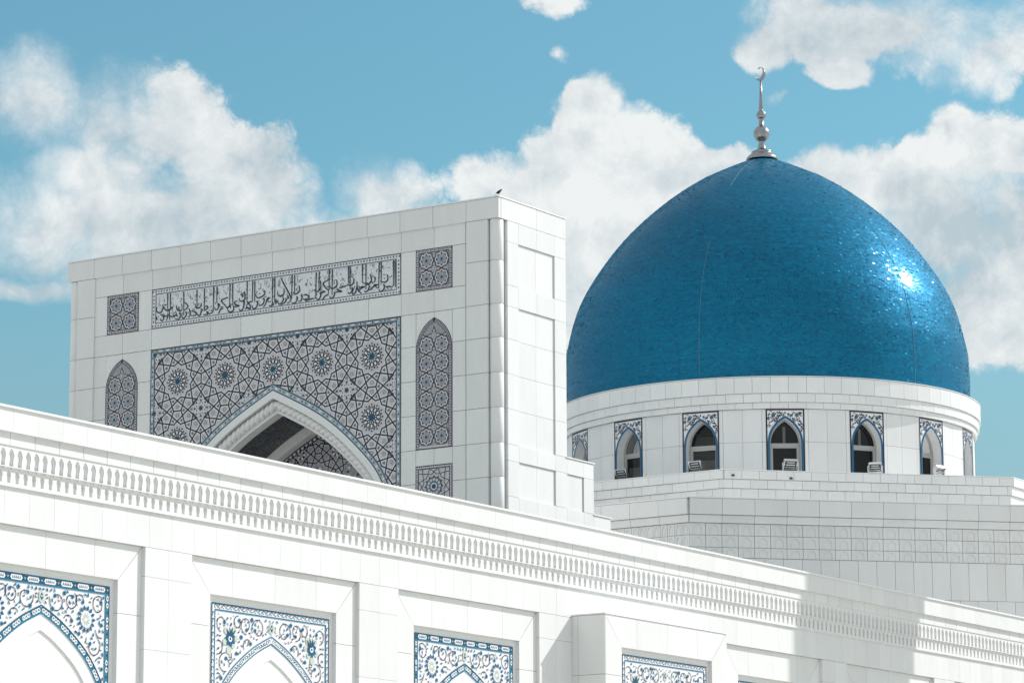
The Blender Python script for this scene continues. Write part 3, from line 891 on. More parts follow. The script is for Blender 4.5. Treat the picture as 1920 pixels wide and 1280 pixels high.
# borders of the field and along the arch
bw = .13
for p, q in (((3.419, 20.897), (12.735, 20.897)),):
    o.ribbon([p, q], bw, BORDER, 1)
for a in (3.419 + .075, 12.735 - .075): o.ribbon([(a, 14.0), (a, 20.83)], .15, BORDER, 1)
for a in (3.432, 12.722): o.ribbon([(a, 14.0), (a, 20.962)], .026, NAVY, 3)
for a in (3.569, 12.585): o.ribbon([(a, 14.0), (a, 20.84)], .03, DEEP, 3)
o.ribbon([(3.42, 20.945), (12.734, 20.945)], .03, NAVY, 3); o.ribbon([(3.55, 20.832), (12.6, 20.832)], .032, DEEP, 3)
for k in range(64):
    a = 3.55 + k * .1445
    (o.disc((a, 20.892), .03, DEEP, 2, 6) if k % 3 == 0 else o.poly([(a - .05, 20.875), (a + .05, 20.875), (a + .05, 20.912), (a - .05, 20.912)], PALE if k % 2 else SLATE, 2))
for k in range(44):
    for a in (3.494, 12.66): (o.disc((a, 20.7 - k * .145), .03, DEEP, 2, 6) if k % 3 == 0 else o.disc((a, 20.7 - k * .145), .036, PALE if k % 2 else SLATE, 2, 8))
A0, A1 = full_arch(ARCH, .0, 60), full_arch(ARCH, .155, 60)
mid = full_arch(ARCH, .078, 60)
o.ribbon(mid, .15, BORDER, 1); o.ribbon(A0, .034, DEEP, 3); o.ribbon(A1, .034, DEEP, 3)
for k, p in enumerate(resample(mid, .13)):
    if p[1] > 14: o.disc(p, (.03, .042, .036)[k % 3], (DEEP, PALE, SLATE)[k % 3], 2, 7)
o.build('field_border', field)

# arch mouldings and the vaulted recess
mb = MB(); arch_ring(mb, .155, .38, XF - .012, .08); mb.build('arch_band', MARBLE_PLAIN, portal)
mb = MB(); arch_ring(mb, .36, .66, XF + .34, 0); mb.build('arch_reveal', MARBLE_PLAIN, portal)
rope = MB(); cv = full_arch(ARCH, .525, 420); n_ = 20; st = 0; s_acc = 0.0
ring_prev = None
for i, p in enumerate(cv):
    a = cv[max(0, i - 1)]; b = cv[min(len(cv) - 1, i + 1)]
    if i: s_acc += hypot(p[0] - cv[i - 1][0], p[1] - cv[i - 1][1])
    L = hypot(b[0] - a[0], b[1] - a[1]); nx, nz = -(b[1] - a[1]) / L, (b[0] - a[0]) / L
    for j in range(n_):
        q = 2 * pi * j / n_
        rr = .155 * (.56 + .44 * abs(sin(q + 2 * pi * s_acc / .40)) ** .6)
        rope.v.append(pt(p[0] + nx * rr * cos(q), p[1] + nz * rr * cos(q), XF + .21 + rr * sin(q)))
for i in range(len(cv) - 1):
    for j in range(n_):
        j2 = (j + 1) % n_
        rope.f.append((i * n_ + j, i * n_ + j2, (i + 1) * n_ + j2, (i + 1) * n_ + j)); rope.m.append(0)
rope.build('rope_moulding', MARBLE_PLAIN, portal, smooth=True, label='twisted rope moulding round the portal arch')
mb = MB(); arch_ring(mb, .63, .75, XF + .24, .36); mb.build('inner_arch_band', MARBLE_PLAIN, portal)


def vault(mb, d, x0, x1, m=0):
    B = full_arch(ARCH, d)
    for i in range(len(B) - 1): mb.poly([pt(*B[i], x0), pt(*B[i + 1], x0), pt(*B[i + 1], x1), pt(*B[i], x1)], m)


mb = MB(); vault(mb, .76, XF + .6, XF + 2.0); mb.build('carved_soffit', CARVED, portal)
# raised scrolls of the soffit
so = MB(); B = full_arch(ARCH, .77, 60)
Bs = resample(B, .1)
for k in range(420):
    i = random.randrange(2, len(Bs) - 3); p = Bs[i]
    if p[1] < 16.2: continue
    x = XF + random.uniform(.68, 1.92); r = random.uniform(.04, .10); t0 = random.uniform(0, 6.28)
    d = (Bs[i + 1][0] - p[0], Bs[i + 1][1] - p[1]); L = hypot(*d); d = (d[0] / L, d[1] / L); nrm = (d[1] * .012, -d[0] * .012)
    pts = []
    for q in range(8):
        t = t0 + q * .62; rr = r * (1 - q * .08)
        pts.append(pt(p[0] + d[0] * rr * cos(t) + nrm[0], p[1] + d[1] * rr * cos(t) + nrm[1], min(XF + 1.98, max(XF + .62, x + rr * sin(t)))))
    so.tube(pts, .012, 3)
so.build('soffit_scrolls', SLATE, portal, kind='stuff')
mb = MB(); arch_ring(mb, .76, 1.06, XF + 2.0, .3); mb.build('rear_arch_band', MARBLE_PLAIN, portal)
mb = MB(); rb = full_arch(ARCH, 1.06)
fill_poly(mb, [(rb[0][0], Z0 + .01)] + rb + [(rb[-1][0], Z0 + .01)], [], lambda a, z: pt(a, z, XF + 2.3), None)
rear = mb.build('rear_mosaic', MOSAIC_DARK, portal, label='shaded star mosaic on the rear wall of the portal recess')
o = Orn(lambda a, z, off: pt(a, z, XF + 2.3 - off))
hr = half_arch(ARCH, 1.06, 60)


def in_rear(a, z):
    if z > hr[0][1] or z < 13: return False
    for (h0, z0), (h1, z1) in zip(hr, hr[1:]):
        if z1 <= z <= z0: return abs(a - AC) < h0 + (h1 - h0) * (z0 - z) / max(1e-6, z0 - z1) - .16
    return False


for P in segs.values():
    Q = [(SX + (p[0] - SX) * .72, 17.0 + (p[1] - SZ) * .72) for p in P]
    o.clip_ribbon(Q[0], Q[1], .10, MOSAIC, in_rear, 0, 16); o.clip_ribbon(Q[0], Q[1], .04, NAVY, in_rear, 3, 16)
o.ribbon(full_arch(ARCH, 1.08), .03, NAVY, 3); o.ribbon(full_arch(ARCH, 1.2), .03, NAVY, 3)
for k, p in enumerate(resample(full_arch(ARCH, 1.14), .11)): o.disc(p, .035, (PALE, NAVY)[k % 2], 2, 6)
for i in range(-5, 6):
    for j in range(-4, 2):
        for ox, oz, rr in ((0, 0, .2), (.5, .5, .11)):
            c = (SX + (i + ox) * PER * .72, 17.0 + (j + oz) * PER * .72)
            for k in range(10):
                p = (c[0] + rr * cos(k * .628), c[1] + rr * sin(k * .628))
                if in_rear(*p): o.disc(p, .045, PALE if k % 2 else NAVY, 1, 6)
o.build('girih_lines', rear)

# corner columns standing in their notches
for cx, cy in ((PX + .22, PY + .22), (PX + .22, PY + 15.90)):
    for z1, z0 in zip(ZR, ZR[1:]):
        mb = MB(); mb.lathe([(.195, z0 + .006), (.2, z0 + .012), (.2, z1 - .012), (.195, z1 - .006)], (cx, cy, 0), 28)
        mb.build('column_drum', MARBLE_PLAIN, portal, smooth=True)
    mb = MB(); mb.lathe([(.188, 0), (.188, 23.46)], (cx, cy, 0), 20); mb.build('column_core', JOINT, portal, smooth=True)

# sunlit flank with its sunk panels, and the two steps behind it
FL = [(1.02, 2.95, 21.58, 22.85), (1.02, 2.95, 16.97, 20.96), (1.02, 2.95, 15.48, 16.50)]
FZ = [23.46, 22.85, 21.58, 20.96, 20.006, 18.993, 17.983, 16.97, 16.50, 15.48, 14.4, 13.2, 12.0]
for z1, z0 in zip(FZ, FZ[1:]):
    sunk = any(z0 >= f[2] - .01 and z1 <= f[3] + .01 for f in FL)
    for u0, u1 in ((.45, 1.02), (1.02, 1.99), (1.99, 2.95), (2.95, 3.56)):
        inn = sunk and 1.0 < u0 < 2.9
        plane_slab(portal, 'flank_panel', (PX, PY + (.045 if inn else 0)), 0, u0, u1, z0, z1, .10 if not inn else .05, gap=.004, jitter=.0006)
sb = MB(); sb.box(PX + 3.5, PX + 5.0, PY + .08, PY + 16.0, 0, 16.95); sb.box(PX + 4.98, PX + 5.93, PY + .08, PY + 16.0, 0, 15.43)
sb.build('step_body', MARBLE_PLAIN, portal)
cb = MB(); cb.box(PX + 3.5, PX + 5.06, PY - .03, PY + 16.0, 16.955, 16.99); cb.box(PX + 4.99, PX + 5.99, PY - .03, PY + 16.0, 15.435, 15.47)
cb.build('step_coping', CAP, portal)
for u0, u1, z0, z1, d in ((3.56, 4.48, 16.49, 16.95, 0), (4.48, 5.02, 16.49, 16.95, 0), (3.56, 4.46, 15.47, 16.49, .04), (4.48, 5.02, 15.47, 16.49, 0), (3.56, 4.48, 14.4, 15.47, 0), (4.48, 5.02, 14.4, 15.47, 0), (5.02, 5.95, 14.4, 15.43, 0), (3.56, 5.0, 12.5, 14.4, 0), (5.0, 5.95, 12.5, 14.4, 0)):
    plane_slab(portal, 'step_panel', (PX, PY + d), 0, u0, u1, z0, z1, .08, gap=.004, jitter=.0006)
# ---------------------------------------------------------------- prayer hall: two octagonal tiers
CX, CY = 109.343, 60.52
hall = thing('prayer_hall', 'stepped octagonal white prayer hall with carved niche bands under the blue dome', 'hall', (CX, CY, 0))


def octo(ap): 
    r = ap / cos(pi / 8)
    return [(CX + r * cos(pi / 8 + k * pi / 4), CY + r * sin(pi / 8 + k * pi / 4)) for k in range(8)]


mb = MB(); mb.prism(octo(19.87), 0, 16.1); mb.build('lower_body', JOINT, hall)
mb = MB(); mb.prism(octo(19.5), 16.1, 16.2); mb.build('lower_roof', ROOF, hall)
mb = MB(); mb.prism(octo(12.03), 16.0, 18.3); mb.build('upper_body', JOINT, hall)
mb = MB(); mb.prism(octo(11.6), 18.3, 18.36); mb.build('upper_roof', ROOF, hall)


def parapet(ap, z0, z1, name, mat=None, t=.34, out=.0):
    mb = MB(); A, B = octo(ap + out), octo(ap - t)
    for k in range(8):
        k2 = (k + 1) % 8
        a, b, c, d = A[k], A[k2], B[k2], B[k]
        mb.poly([(*a, z0), (*b, z0), (*b, z1), (*a, z1)]); mb.poly([(*d, z1), (*c, z1), (*c, z0), (*d, z0)])
        mb.poly([(*a, z1), (*b, z1), (*c, z1), (*d, z1)]); mb.poly([(*a, z0), (*d, z0), (*c, z0), (*b, z0)])
    mb.build(name, mat or CAP, hall)


parapet(19.86, 16.0, 16.55, 'lower_parapet', JOINT, .3)
parapet(12.02, 18.2, 18.67, 'upper_parapet', JOINT, .3)
parapet(19.94, 16.556, 16.592, 'lower_coping', CAP, .42, .14)
parapet(12.1, 18.676, 18.706, 'upper_coping', CAP, .42, .15)


def face(psi, ap): return (CX + ap * cos(psi), CY + ap * sin(psi)), psi + pi / 2


TILE = {}


def niche_tile(w, h):
    """carved tile: a shallow pointed niche in a slab"""
    key = (w, h)
    if key in TILE: return TILE[key]
    mb = MB(); g_ = .007
    hw = w * .30; zt = h * .86; zs = h * .50
    arch = [(w / 2 - hw, g_ * 4), (w / 2 + hw, g_ * 4), (w / 2 + hw, zs), (w / 2 + hw * .86, zs + (zt - zs) * .42), (w / 2 + hw * .5, zs + (zt - zs) * .76), (w / 2, zt), (w / 2 - hw * .5, zs + (zt - zs) * .76), (w / 2 - hw * .86, zs + (zt - zs) * .42), (w / 2 - hw, zs)]
    fill_poly(mb, [(g_, g_), (w - g_, g_), (w - g_, h - g_), (g_, h - g_)], [arch], lambda a, z: (a, 0, z), (0, .022, 0))
    mb.poly([(a, .022, z) for a, z in arch])
    q = [(w / 2 + (a - w / 2) * .6, .012, g_ * 4 + (z - g_ * 4) * .8) for a, z in arch]
    mb.poly(q)
    for i in range(len(q)):
        a, b = q[i], q[(i + 1) % len(q)]
        mb.poly([a, b, (b[0], .022, b[2]), (a[0], .022, a[2])])
    TILE[key] = mb.mesh('niche_tile', [MARBLE]); return TILE[key]


def put_mesh(parent, name, me, p, phi, scale=None):
    o = bpy.data.objects.new(name, me); COL.objects.link(o); o.parent = parent
    b = base_of(parent); o.location = (p[0] - b[0], p[1] - b[1], p[2] - b[2]); o.rotation_euler = (0, 0, phi)
    if scale: o.scale = scale
    return o


S1 = 19.94 * tan(pi / 8)
for deg, ua, ub in ((180, 2.4, S1), (225, -S1, S1), (270, -S1, -S1 + 5.2)):
    psi = radians(deg)
    for z0, z1, d in ((16.05, 16.555, .12), (15.80, 16.05, .06)):
        (ox, oy), phi = face(psi, 19.94 + d - .0)
        u = -S1; k = 0
        while u < S1 - .01:
            u2 = min(u + 1.0325, S1)
            if u2 > ua and u < ub: plane_slab(hall, 'cornice_panel', (ox, oy), phi, u, u2, z0, z1, .10 + d, jitter=.0015, gap=.0055)
            u = u2
    (ox, oy), phi = face(psi, 19.94)
    for r_, (z0, z1) in enumerate(((15.425, 15.80), (15.055, 15.425), (14.74, 15.055))):
        w = 2 * S1 / 32 if deg == 225 else 2 * S1 / 64
        n = int(round(2 * S1 / w))
        for k in range(n):
            u = -S1 + k * w
            if deg == 225 and u > 7.9: continue
            if u + w < ua or u > ub or (deg == 270 and u > -S1 + 2.2): continue
            put_mesh(hall, 'niche_tile', niche_tile(round(w, 4), round(z1 - z0, 4)), (ox + cos(phi) * u, oy + sin(phi) * u, z0), phi + random.uniform(-1, 1) * .0015)
    (ox, oy), phi = face(psi, 19.92)
    for z0, z1, off in ((13.56, 14.74, 0.0), (12.38, 13.56, .3)):
        u = -S1 - off
        while u < S1:
            a, b = max(u, -S1), min(u + .5975, S1)
            if b > ua and a < ub and b - a > .05: plane_slab(hall, 'wall_panel', (ox, oy), phi, a, b, z0, z1, .05, jitter=.002, gap=.0055)
            u += .5975
S2 = 12.1 * tan(pi / 8)
for deg in (180, 225, 270):
    psi = radians(deg)
    for z0, z1, d, off in ((18.385, 18.675, .14, 0), (18.085, 18.385, .07, .3), (17.78, 18.085, .0, 0), (17.2, 17.78, -.03, .3)):
        (ox, oy), phi = face(psi, 12.1 + d)
        e = d * tan(pi / 8)
        u = -S2 - off
        while u < S2 - .01:
            a, b = max(u, -S2 - e), min(u + .6, S2 + e)
            if u + .6 > S2 - .02: b = S2 + e
            if b - a > .05: plane_slab(hall, 'wall_panel', (ox, oy), phi, a, b, z0, z1, .10 + max(d, 0), jitter=.0015, gap=.0055)
            u += .6
for deg, u, z in ((225, -4.72, 18.50), (225, -2.72, 18.45)):
    (ox, oy), phi = face(radians(deg), 12.26)
    mb = MB(); mb.box(ox + cos(phi) * u - .04, ox + cos(phi) * u + .04, oy + sin(phi) * u - .04, oy + sin(phi) * u + .04, z - .03, z + .03)
    mb.build('cable_clip', BLACK, hall)

# ---------------------------------------------------------------- dome on its drum
dome = thing('domed_drum', 'large blue tiled dome with silver crescent finial on a white windowed drum', 'dome', (CX, CY, 16.2))
CB = (CX, CY, 0)
RW = 7.63; WHALF = radians(5.05)
RA = RW * cos(WHALF); WW = RW * sin(WHALF)
ZW0, ZW1 = 17.2, 21.64
WARCH = smooth_curve([(0, 21.395), (.17, 21.30), (.36, 21.12), (.50, 20.92), (.585, 20.7), (.62, 20.45), (.622, 20.2)], 4)


def win_half(d, zb=ZW0):
    h = half_arch(WARCH, d, 22); return h + [(h[-1][0], zb)]


def win_loop(d, zb=ZW0):
    h = win_half(d, zb)
    return [(-x, z) for x, z in reversed(h)] + h[1:]


R3 = lambda a, z, v: (CX + RA - v, CY + a, z)        # window frame: a along the wall, v inward
WIN = {}
mb = MB(); fill_poly(mb, [(-WW, ZW0), (WW, ZW0), (WW, ZW1), (-WW, ZW1)][::1] if False else [(-WW, ZW0), (-.56, ZW0)] + win_loop(.06)[1:-1] + [(.56, ZW0), (WW, ZW0), (WW, ZW1), (-WW, ZW1)], [], lambda a, z: R3(a, z, 0), None)
lp = win_loop(.06)
for a, b in zip(lp, lp[1:]): mb.poly([R3(*a, 0), R3(*b, 0), R3(*b, .46), R3(*a, .46)])
WIN['window_surround'] = mb.mesh('window_surround', [MARBLE_PLAIN], CB[:2] + (16.2,))
o = Orn(lambda a, z, off: R3(a, z, -off))
o.fill([(-WW + .003, 19.9), (-win_half(0)[-2][0], 19.9)] + [p for p in win_loop(0)[1:-1] if p[1] > 19.9] + [(win_half(0)[-2][0], 19.9), (WW - .003, 19.9), (WW - .003, ZW1 - .004), (-WW + .003, ZW1 - .004)], [], CREAM, 0)
o.ribbon([(-WW + .022, ZW0), (-WW + .022, ZW1 - .026), (WW - .022, ZW1 - .026), (WW - .022, ZW0)], .05, BLACKISH, 3)
o.ribbon(win_loop(.036), .076, BLUE, 4)
rw = random.Random(3)
for sx in (-1, 1):
    o.disc((sx * .41, 21.42), .095, SAGE, 1, 8); o.disc((sx * .41, 21.42), .065, DEEP, 2, 8); o.disc((sx * .40, 21.42), .03, LEAF, 3, 6)
    for _ in range(120):
        a, z = rw.uniform(.06, .6), rw.uniform(20.62, 21.56)
        h = half_arch(WARCH, 0, 22); lim = max([x for x, zz in h if zz <= z + .03] and [np.interp(z, [q[1] for q in reversed(h)], [q[0] for q in reversed(h)])] or [0]) if z < 21.39 else 0
        if a < lim + .05 or hypot(a - .41, z - 21.42) < .11: continue
        t = rw.uniform(0, 6.28); q = (sx * a, z)
        if rw.random() < .45: o.leaf(q, t if sx > 0 else pi - t, .085, .05, rw.choice((VINE, DEEP, VINE)), 2)
        else: o.ribbon([(q[0] + sx * .045 * cos(t + k * .8), q[1] + .045 * sin(t + k * .8)) for k in range(5)], .022, VINE, 2)
o.disc((0, 21.50), .05, SAGE, 1, 6); o.leaf((0, 21.45), pi / 2, .1, .05, DEEP, 2)
WIN['window_tilework'] = o.mb.mesh('window_tilework', o.mats, (CX, CY, 16.2))
fr = MB()
for d0, d1, v, dep in ((.06, .125, .36, .06),):
    A, B = win_loop(d0, 18.4), win_loop(d1, 18.4)
    for i in range(len(A) - 1):
        fr.poly([R3(*A[i], v), R3(*A[i + 1], v), R3(*B[i + 1], v), R3(*B[i], v)]); fr.poly([R3(*B[i], v), R3(*B[i + 1], v), R3(*B[i + 1], v + dep), R3(*B[i], v + dep)])
fr.box(CX + RA - .42, CX + RA - .34, CY - .5, CY + .5, 20.385, 20.48)
for s_ in (-1, 1): fr.box(CX + RA - .40, CX + RA - .345, CY + s_ * .455 - .04, CY + s_ * .455 + .04, 18.4, 20.385)
fr.box(CX + RA - .40, CX + RA - .35, CY - .415, CY + .415, 20.31, 20.385)
WIN['window_frame'] = fr.mesh('window_frame', [ALU], (CX, CY, 16.2))
pn = MB(); pn.poly([R3(a, z, .40) for a, z in win_loop(.1, 20.42)]); WIN['upper_pane'] = pn.mesh('upper_pane', [GLASS], (CX, CY, 16.2))
pn = MB(); pn.poly([R3(a, z, .395) for a, z in ((-.45, 18.3), (.45, 18.3), (.45, 20.4), (-.45, 20.4))]); WIN['lower_pane'] = pn.mesh('lower_pane', [GLASS], (CX, CY, 16.2))
cu = MB()
for i in range(18):
    a, b = -.46 + i * .0511, -.46 + (i + 1) * .0511
    va, vb = .52 + .02 * (i % 2), .52 + .02 * ((i + 1) % 2)
    cu.poly([R3(a, 18.2, va), R3(b, 18.2, vb), R3(b, 20.0, vb), R3(a, 20.0, va)])
CURT = cu.mesh('curtain', [CURTAIN], (CX, CY, 16.2))
mul = MB(); mul.box(CX + RA - .60, CX + RA - .54, CY - .05, CY + .05, 20.4, 21.1); MULL = mul.mesh('inner_rib', [ALU], (CX, CY, 16.2))


def wpart(name, me, parent, psi):
    o = bpy.data.objects.new(name, me); COL.objects.link(o); o.parent = parent
    if psi is not None: o.rotation_euler = (0, 0, psi)
    return o


for k in range(16):
    psi = radians(213.75 + 22.5 * k)
    w = wpart('window', WIN['window_surround'], dome, psi)
    wpart('tilework', WIN['window_tilework'], w, None)['kind'] = 'stuff'
    wpart('frame', WIN['window_frame'], w, None)
    wpart('upper_pane', WIN['upper_pane'], w, None); wpart('lower_pane', WIN['lower_pane'], w, None)
    if k in (15, 14): wpart('curtain', CURT, w, None)
    if k in (0, 14, 1): wpart('inner_rib', MULL, w, None)
    # pier to the right of the window
    pm = psi + radians(11.25); half = radians(6.2)
    ap = RW * cos(half); hw = RW * sin(half)
    (ox, oy), phi = (CX + ap * cos(pm), CY + ap * sin(pm)), pm + pi / 2
    facing = cos(pm - radians(209)) > -.25
    if facing:
        for u0, u1 in ((-hw, -hw + .14), (-hw + .14, 0), (0, hw - .14), (hw - .14, hw)):
            for z0, z1 in ((20.48, 21.63), (19.0, 20.48), (17.5, 19.0)):
                plane_slab(dome, 'drum_panel', (ox, oy), phi, u0, u1, z0, z1, .10, gap=.0055, jitter=.0015)
    mb = MB(); mb.lathe([(RW - .52, 16.25), (RW - .06, 16.25), (RW - .06, 21.65), (RW - .52, 21.65)], CB, 6, pm - half, pm + half)
    mb.build('drum_pier', JOINT, dome)
mb = MB(); mb.lathe([(6.7, 16.2), (6.7, 22.3)], CB, 48); mb.build('drum_dark_backing', DARKROOM, dome)  # backing behind the glass, the unlit room's shade put into its near-black colour
mb = MB(); mb.lathe([(RW - .55, 21.65), (7.62, 21.65), (7.66, 21.85), (7.74, 22.15), (7.8, 22.72), (7.3, 22.74)], CB, 96); mb.build('cornice_core', JOINT, dome)
for z0, z1, R, off in ((22.16, 22.735, 7.865, 0), (21.85, 22.16, 7.80, .5), (21.64, 21.85, 7.72, 0)):
    n = 78; st = 2 * pi / n
    for k in range(n):
        pm = st * (k + off)
        if cos(pm - radians(209)) < -.2: continue
        hw = R * tan(st / 2)
        plane_slab(dome, 'cornice_panel', (CX + R * cos(pm), CY + R * sin(pm)), pm + pi / 2, -hw, hw, z0, z1, .16, gap=.0055, jitter=.002)
mb = MB(); mb.lathe([(7.2, 22.742), (7.89, 22.742), (7.89, 22.765), (7.2, 22.79)], CB, 120); mb.build('drum_ledge', CAP, dome)

DP = [(7.46, 22.2), (7.49, 22.7), (7.50, 23.2), (7.50, 23.85), (7.485, 24.3), (7.45, 24.8), (7.36, 25.25), (7.22, 25.85), (7.02, 26.5), (6.75, 27.1), (6.43, 27.65), (6.10, 28.15), (5.62, 28.8), (5.08, 29.42), (4.46, 30.02), (3.80, 30.58), (3.12, 31.08), (2.42, 31.52), (1.66, 31.90), (.95, 32.22), (.50, 32.40)]
DC = smooth_curve(DP, 16)
mb = MB(); mb.lathe([(r, z) for r, z in DC], CB, 160); mb.build('dome_shell', GROUT, dome, smooth=True)
ds = np.array(DC); seg = np.hypot(*np.diff(ds, axis=0).T); arc = np.concatenate([[0], np.cumsum(seg)])
ROWH = .064; TW = .128
nrow = int(arc[-1] / ROWH)
Vs, Fn, tone = [], 0, []
for i in range(nrow):
    s_ = (i + .5) * ROWH
    r = np.interp(s_, arc, ds[:, 0]); z = np.interp(s_, arc, ds[:, 1])
    r2 = np.interp(s_ + .05, arc, ds[:, 0]); z2 = np.interp(s_ + .05, arc, ds[:, 1]); r1 = np.interp(s_ - .05, arc, ds[:, 0]); z1 = np.interp(s_ - .05, arc, ds[:, 1])
    mr, mz = r2 - r1, z2 - z1; L = hypot(mr, mz); mr, mz = mr / L, mz / L
    n = max(10, int(round(2 * pi * r / TW)))
    a = (np.arange(n) + (.5 if i % 2 else 0) + rng.normal(0, .03, n)) * 2 * pi / n
    w = 2 * pi * r / n * .462; h = ROWH * .44
    ca, sa = np.cos(a), np.sin(a)
    T = np.stack([-sa, ca, 0 * a], 1); Mv = np.stack([mr * ca, mr * sa, mz + 0 * a], 1); Nn = np.cross(T, Mv)
    wave = .010 * np.sin(a * 9 + i * .21) * np.cos(i * .13) + .008 * np.sin(a * 23 - i * .35)
    tu = rng.normal(0, .022, n) + wave; tv = rng.normal(0, .022, n) + .008 * np.cos(a * 13 + i * .4) + .004 * rng.normal()
    big = rng.random(n) < .22
    tu[big] += rng.normal(0, .10, big.sum()); tv[big] += rng.normal(0, .10, big.sum())
    c = np.stack([r * ca, r * sa, z + 0 * a], 1) + Nn * .010
    for su, sv in ((-1, -1), (1, -1), (1, 1), (-1, 1)):
        Vs.append(c + T * (su * w) + Mv * (sv * h) + Nn * ((su * w * tu + sv * h * tv)[:, None]))
    k = np.clip(.5 + rng.normal(0, .17, n) + .05 * np.sin(i * .05 + 2.0 * np.sin(a * 2)) + .07 * rng.normal() * (rng.random() < .3), 0, 1)
    tone.append(k)
quads = []
V = []
for i in range(nrow):
    q = np.stack(Vs[4 * i:4 * i + 4], 1).reshape(-1, 3); V.append(q)
V = np.concatenate(V); tone = np.concatenate(tone); nf = len(tone)
V[:, 2] -= 16.2
me = bpy.data.meshes.new('dome_tiles')
me.vertices.add(len(V)); me.vertices.foreach_set('co', V.astype(np.float32).ravel())
me.loops.add(nf * 4); me.loops.foreach_set('vertex_index', np.arange(nf * 4, dtype=np.int32))
me.polygons.add(nf); me.polygons.foreach_set('loop_start', np.arange(0, nf * 4, 4, dtype=np.int32)); me.polygons.foreach_set('loop_total', np.full(nf, 4, dtype=np.int32))
me.update(calc_edges=True); me.validate()
at = me.attributes.new('tone', 'FLOAT', 'FACE'); at.data.foreach_set('value', tone.astype(np.float32))
me.materials.append(GLAZE)
to = bpy.data.objects.new('dome_tiles', me); COL.objects.link(to); to.parent = dome; to['kind'] = 'stuff'
for az, lo, hi in ((190.9, .02, .47), (190.9, .72, .97), (253.6, .02, .56), (129, .02, .9), (316, .02, .9), (22, .02, .9)):
    a = radians(az); mb = MB(); pts = []
    for k in range(50):
        s_ = arc[-1] * (lo + (hi - lo) * k / 49)
        r = np.interp(s_, arc, ds[:, 0]) + .016; z = np.interp(s_, arc, ds[:, 1])
        pts.append((CX + r * cos(a), CY + r * sin(a), z))
    mb.tube(pts, .008, 4); mb.build('seam', SEAM, dome)

# finial
fin = [(.585, 0), (.60, .03), (.57, .09), (.50, .16), (.40, .235), (.385, .26), (.40, .285), (.37, .32), (.23, .36), (.165, .41), (.14, .49), (.12, .60), (.115, .665)]
fin += [(.115 + .0 + sqrt(max(0, .305 ** 2 - (z - .95) ** 2)) * .0 if False else max(.11, sqrt(max(0, .305 ** 2 - (z - .95) ** 2))), z) for z in np.linspace(.68, 1.22, 15)]
fin += [(.10, 1.24), (.095, 1.44)]
fin += [(max(.09, sqrt(max(0, .185 ** 2 - (z - 1.63) ** 2))), z) for z in np.linspace(1.46, 1.79, 11)]
fin += [(.088, 1.80), (.086, 1.85), (.06, 2.3), (.032, 2.87), (.0, 2.88)]
mb = MB(); mb.lathe([(r_, z_ * 1.07) for r_, z_ in fin], (CX, CY, 32.44), 28)
fo = mb.build('finial', STEEL, dome, smooth=True, label='silver ball finial with a crescent')
cr = MB(); n = 28
Ro, ro, off = .26, .225, (-.065, .075)
A = []; B = []
for k in range(n + 1):
    t = radians(118) - radians(296) * k / n
    A.append((Ro * cos(t), Ro * sin(t)))
    q = (ro * cos(t) + off[0], ro * sin(t) + off[1]); f_ = sin(pi * k / n) ** .6
    B.append((A[-1][0] * (1 - f_) + q[0] * f_, A[-1][1] * (1 - f_) + q[1] * f_))
va = radians(209 + 90 - 50)      # heading of the crescent's width
for s_ in (-1, 1):
    for i in range(n):
        P = [A[i], A[i + 1], B[i + 1], B[i]]
        cr.poly([(CX + cos(va) * x - sin(va) * s_ * .03, CY + sin(va) * x + cos(va) * s_ * .03, 32.44 + 3.34 + z) for x, z in P])
for L_ in (A, B):
    for i in range(n):
        cr.poly([(CX + cos(va) * x - sin(va) * s_ * .03, CY + sin(va) * x + cos(va) * s_ * .03, 32.44 + 3.34 + z) for (x, z), s_ in ((L_[i], -1), (L_[i + 1], -1), (L_[i + 1], 1), (L_[i], 1))])
cr.build('crescent', STEEL, fo)
# ---------------------------------------------------------------- low wing with the arcade of blue panels
YW = 40.0
wing = thing('gallery_wing', 'long low white marble wing with carved niche frieze and blue floral arch panels', 'wing', (65.0, YW, 0))
UA, UB = 41.0, 92.0


def WK(d): return (YW - d) / YW
def wz(z, d): return EYE + (z - EYE) * WK(d)


body = MB()
body.box(UA - 6, UB + 2, YW + .30, YW + 6.5, 0, 10.9)
body.box(UA - 6, UB + 2, YW + .05, YW + .5, 9.8, 11.78)
body.build('body', MARBLE_PLAIN, wing)
rf = MB(); rf.box(UA - 6, UB + 2, YW + .5, YW + 6.5, 10.9, 10.96); rf.build('roof', ROOF, wing)
bp = MB(); bp.box(UA - 6, UB + 2, YW + 6.2, YW + 6.5, 10.96, 11.5); bp.build('rear_parapet', MARBLE_PLAIN, wing)
DF, DB, DU, DL = .20, .115, .09, .04
cp = MB(); cp.box(UA - 6, UB + 2, YW - DF - .045, YW + .55, wz(11.845, .245), wz(11.885, .245)); cp.build('coping', CAP, wing)


def joints(u_first, step, lo, hi):
    u = u_first - ceil((u_first - lo) / step) * step; out = []
    while u < hi: out.append(u); u += step
    return out


for u in joints(44.804 * WK(DF), .667, UA, UB): plane_slab(wing, 'fascia_panel', (0, YW - DF), 0, u, u + .667, wz(11.415, DF), wz(11.842, DF), .22, gap=.002, jitter=.0005)
for u in joints(44.732 * WK(DB), .661, UA, UB): plane_slab(wing, 'cornice_panel', (0, YW - DB), 0, u, u + .661, wz(11.165, DB), wz(11.45, DB), .14, gap=.006, jitter=.0005)

# frieze: one carved unit per niche pair
PITCH_U = .2218
zt, zm, zb = wz(11.165, DU), wz(10.785, DU), wz(10.453, DL)
W_ = PITCH_U


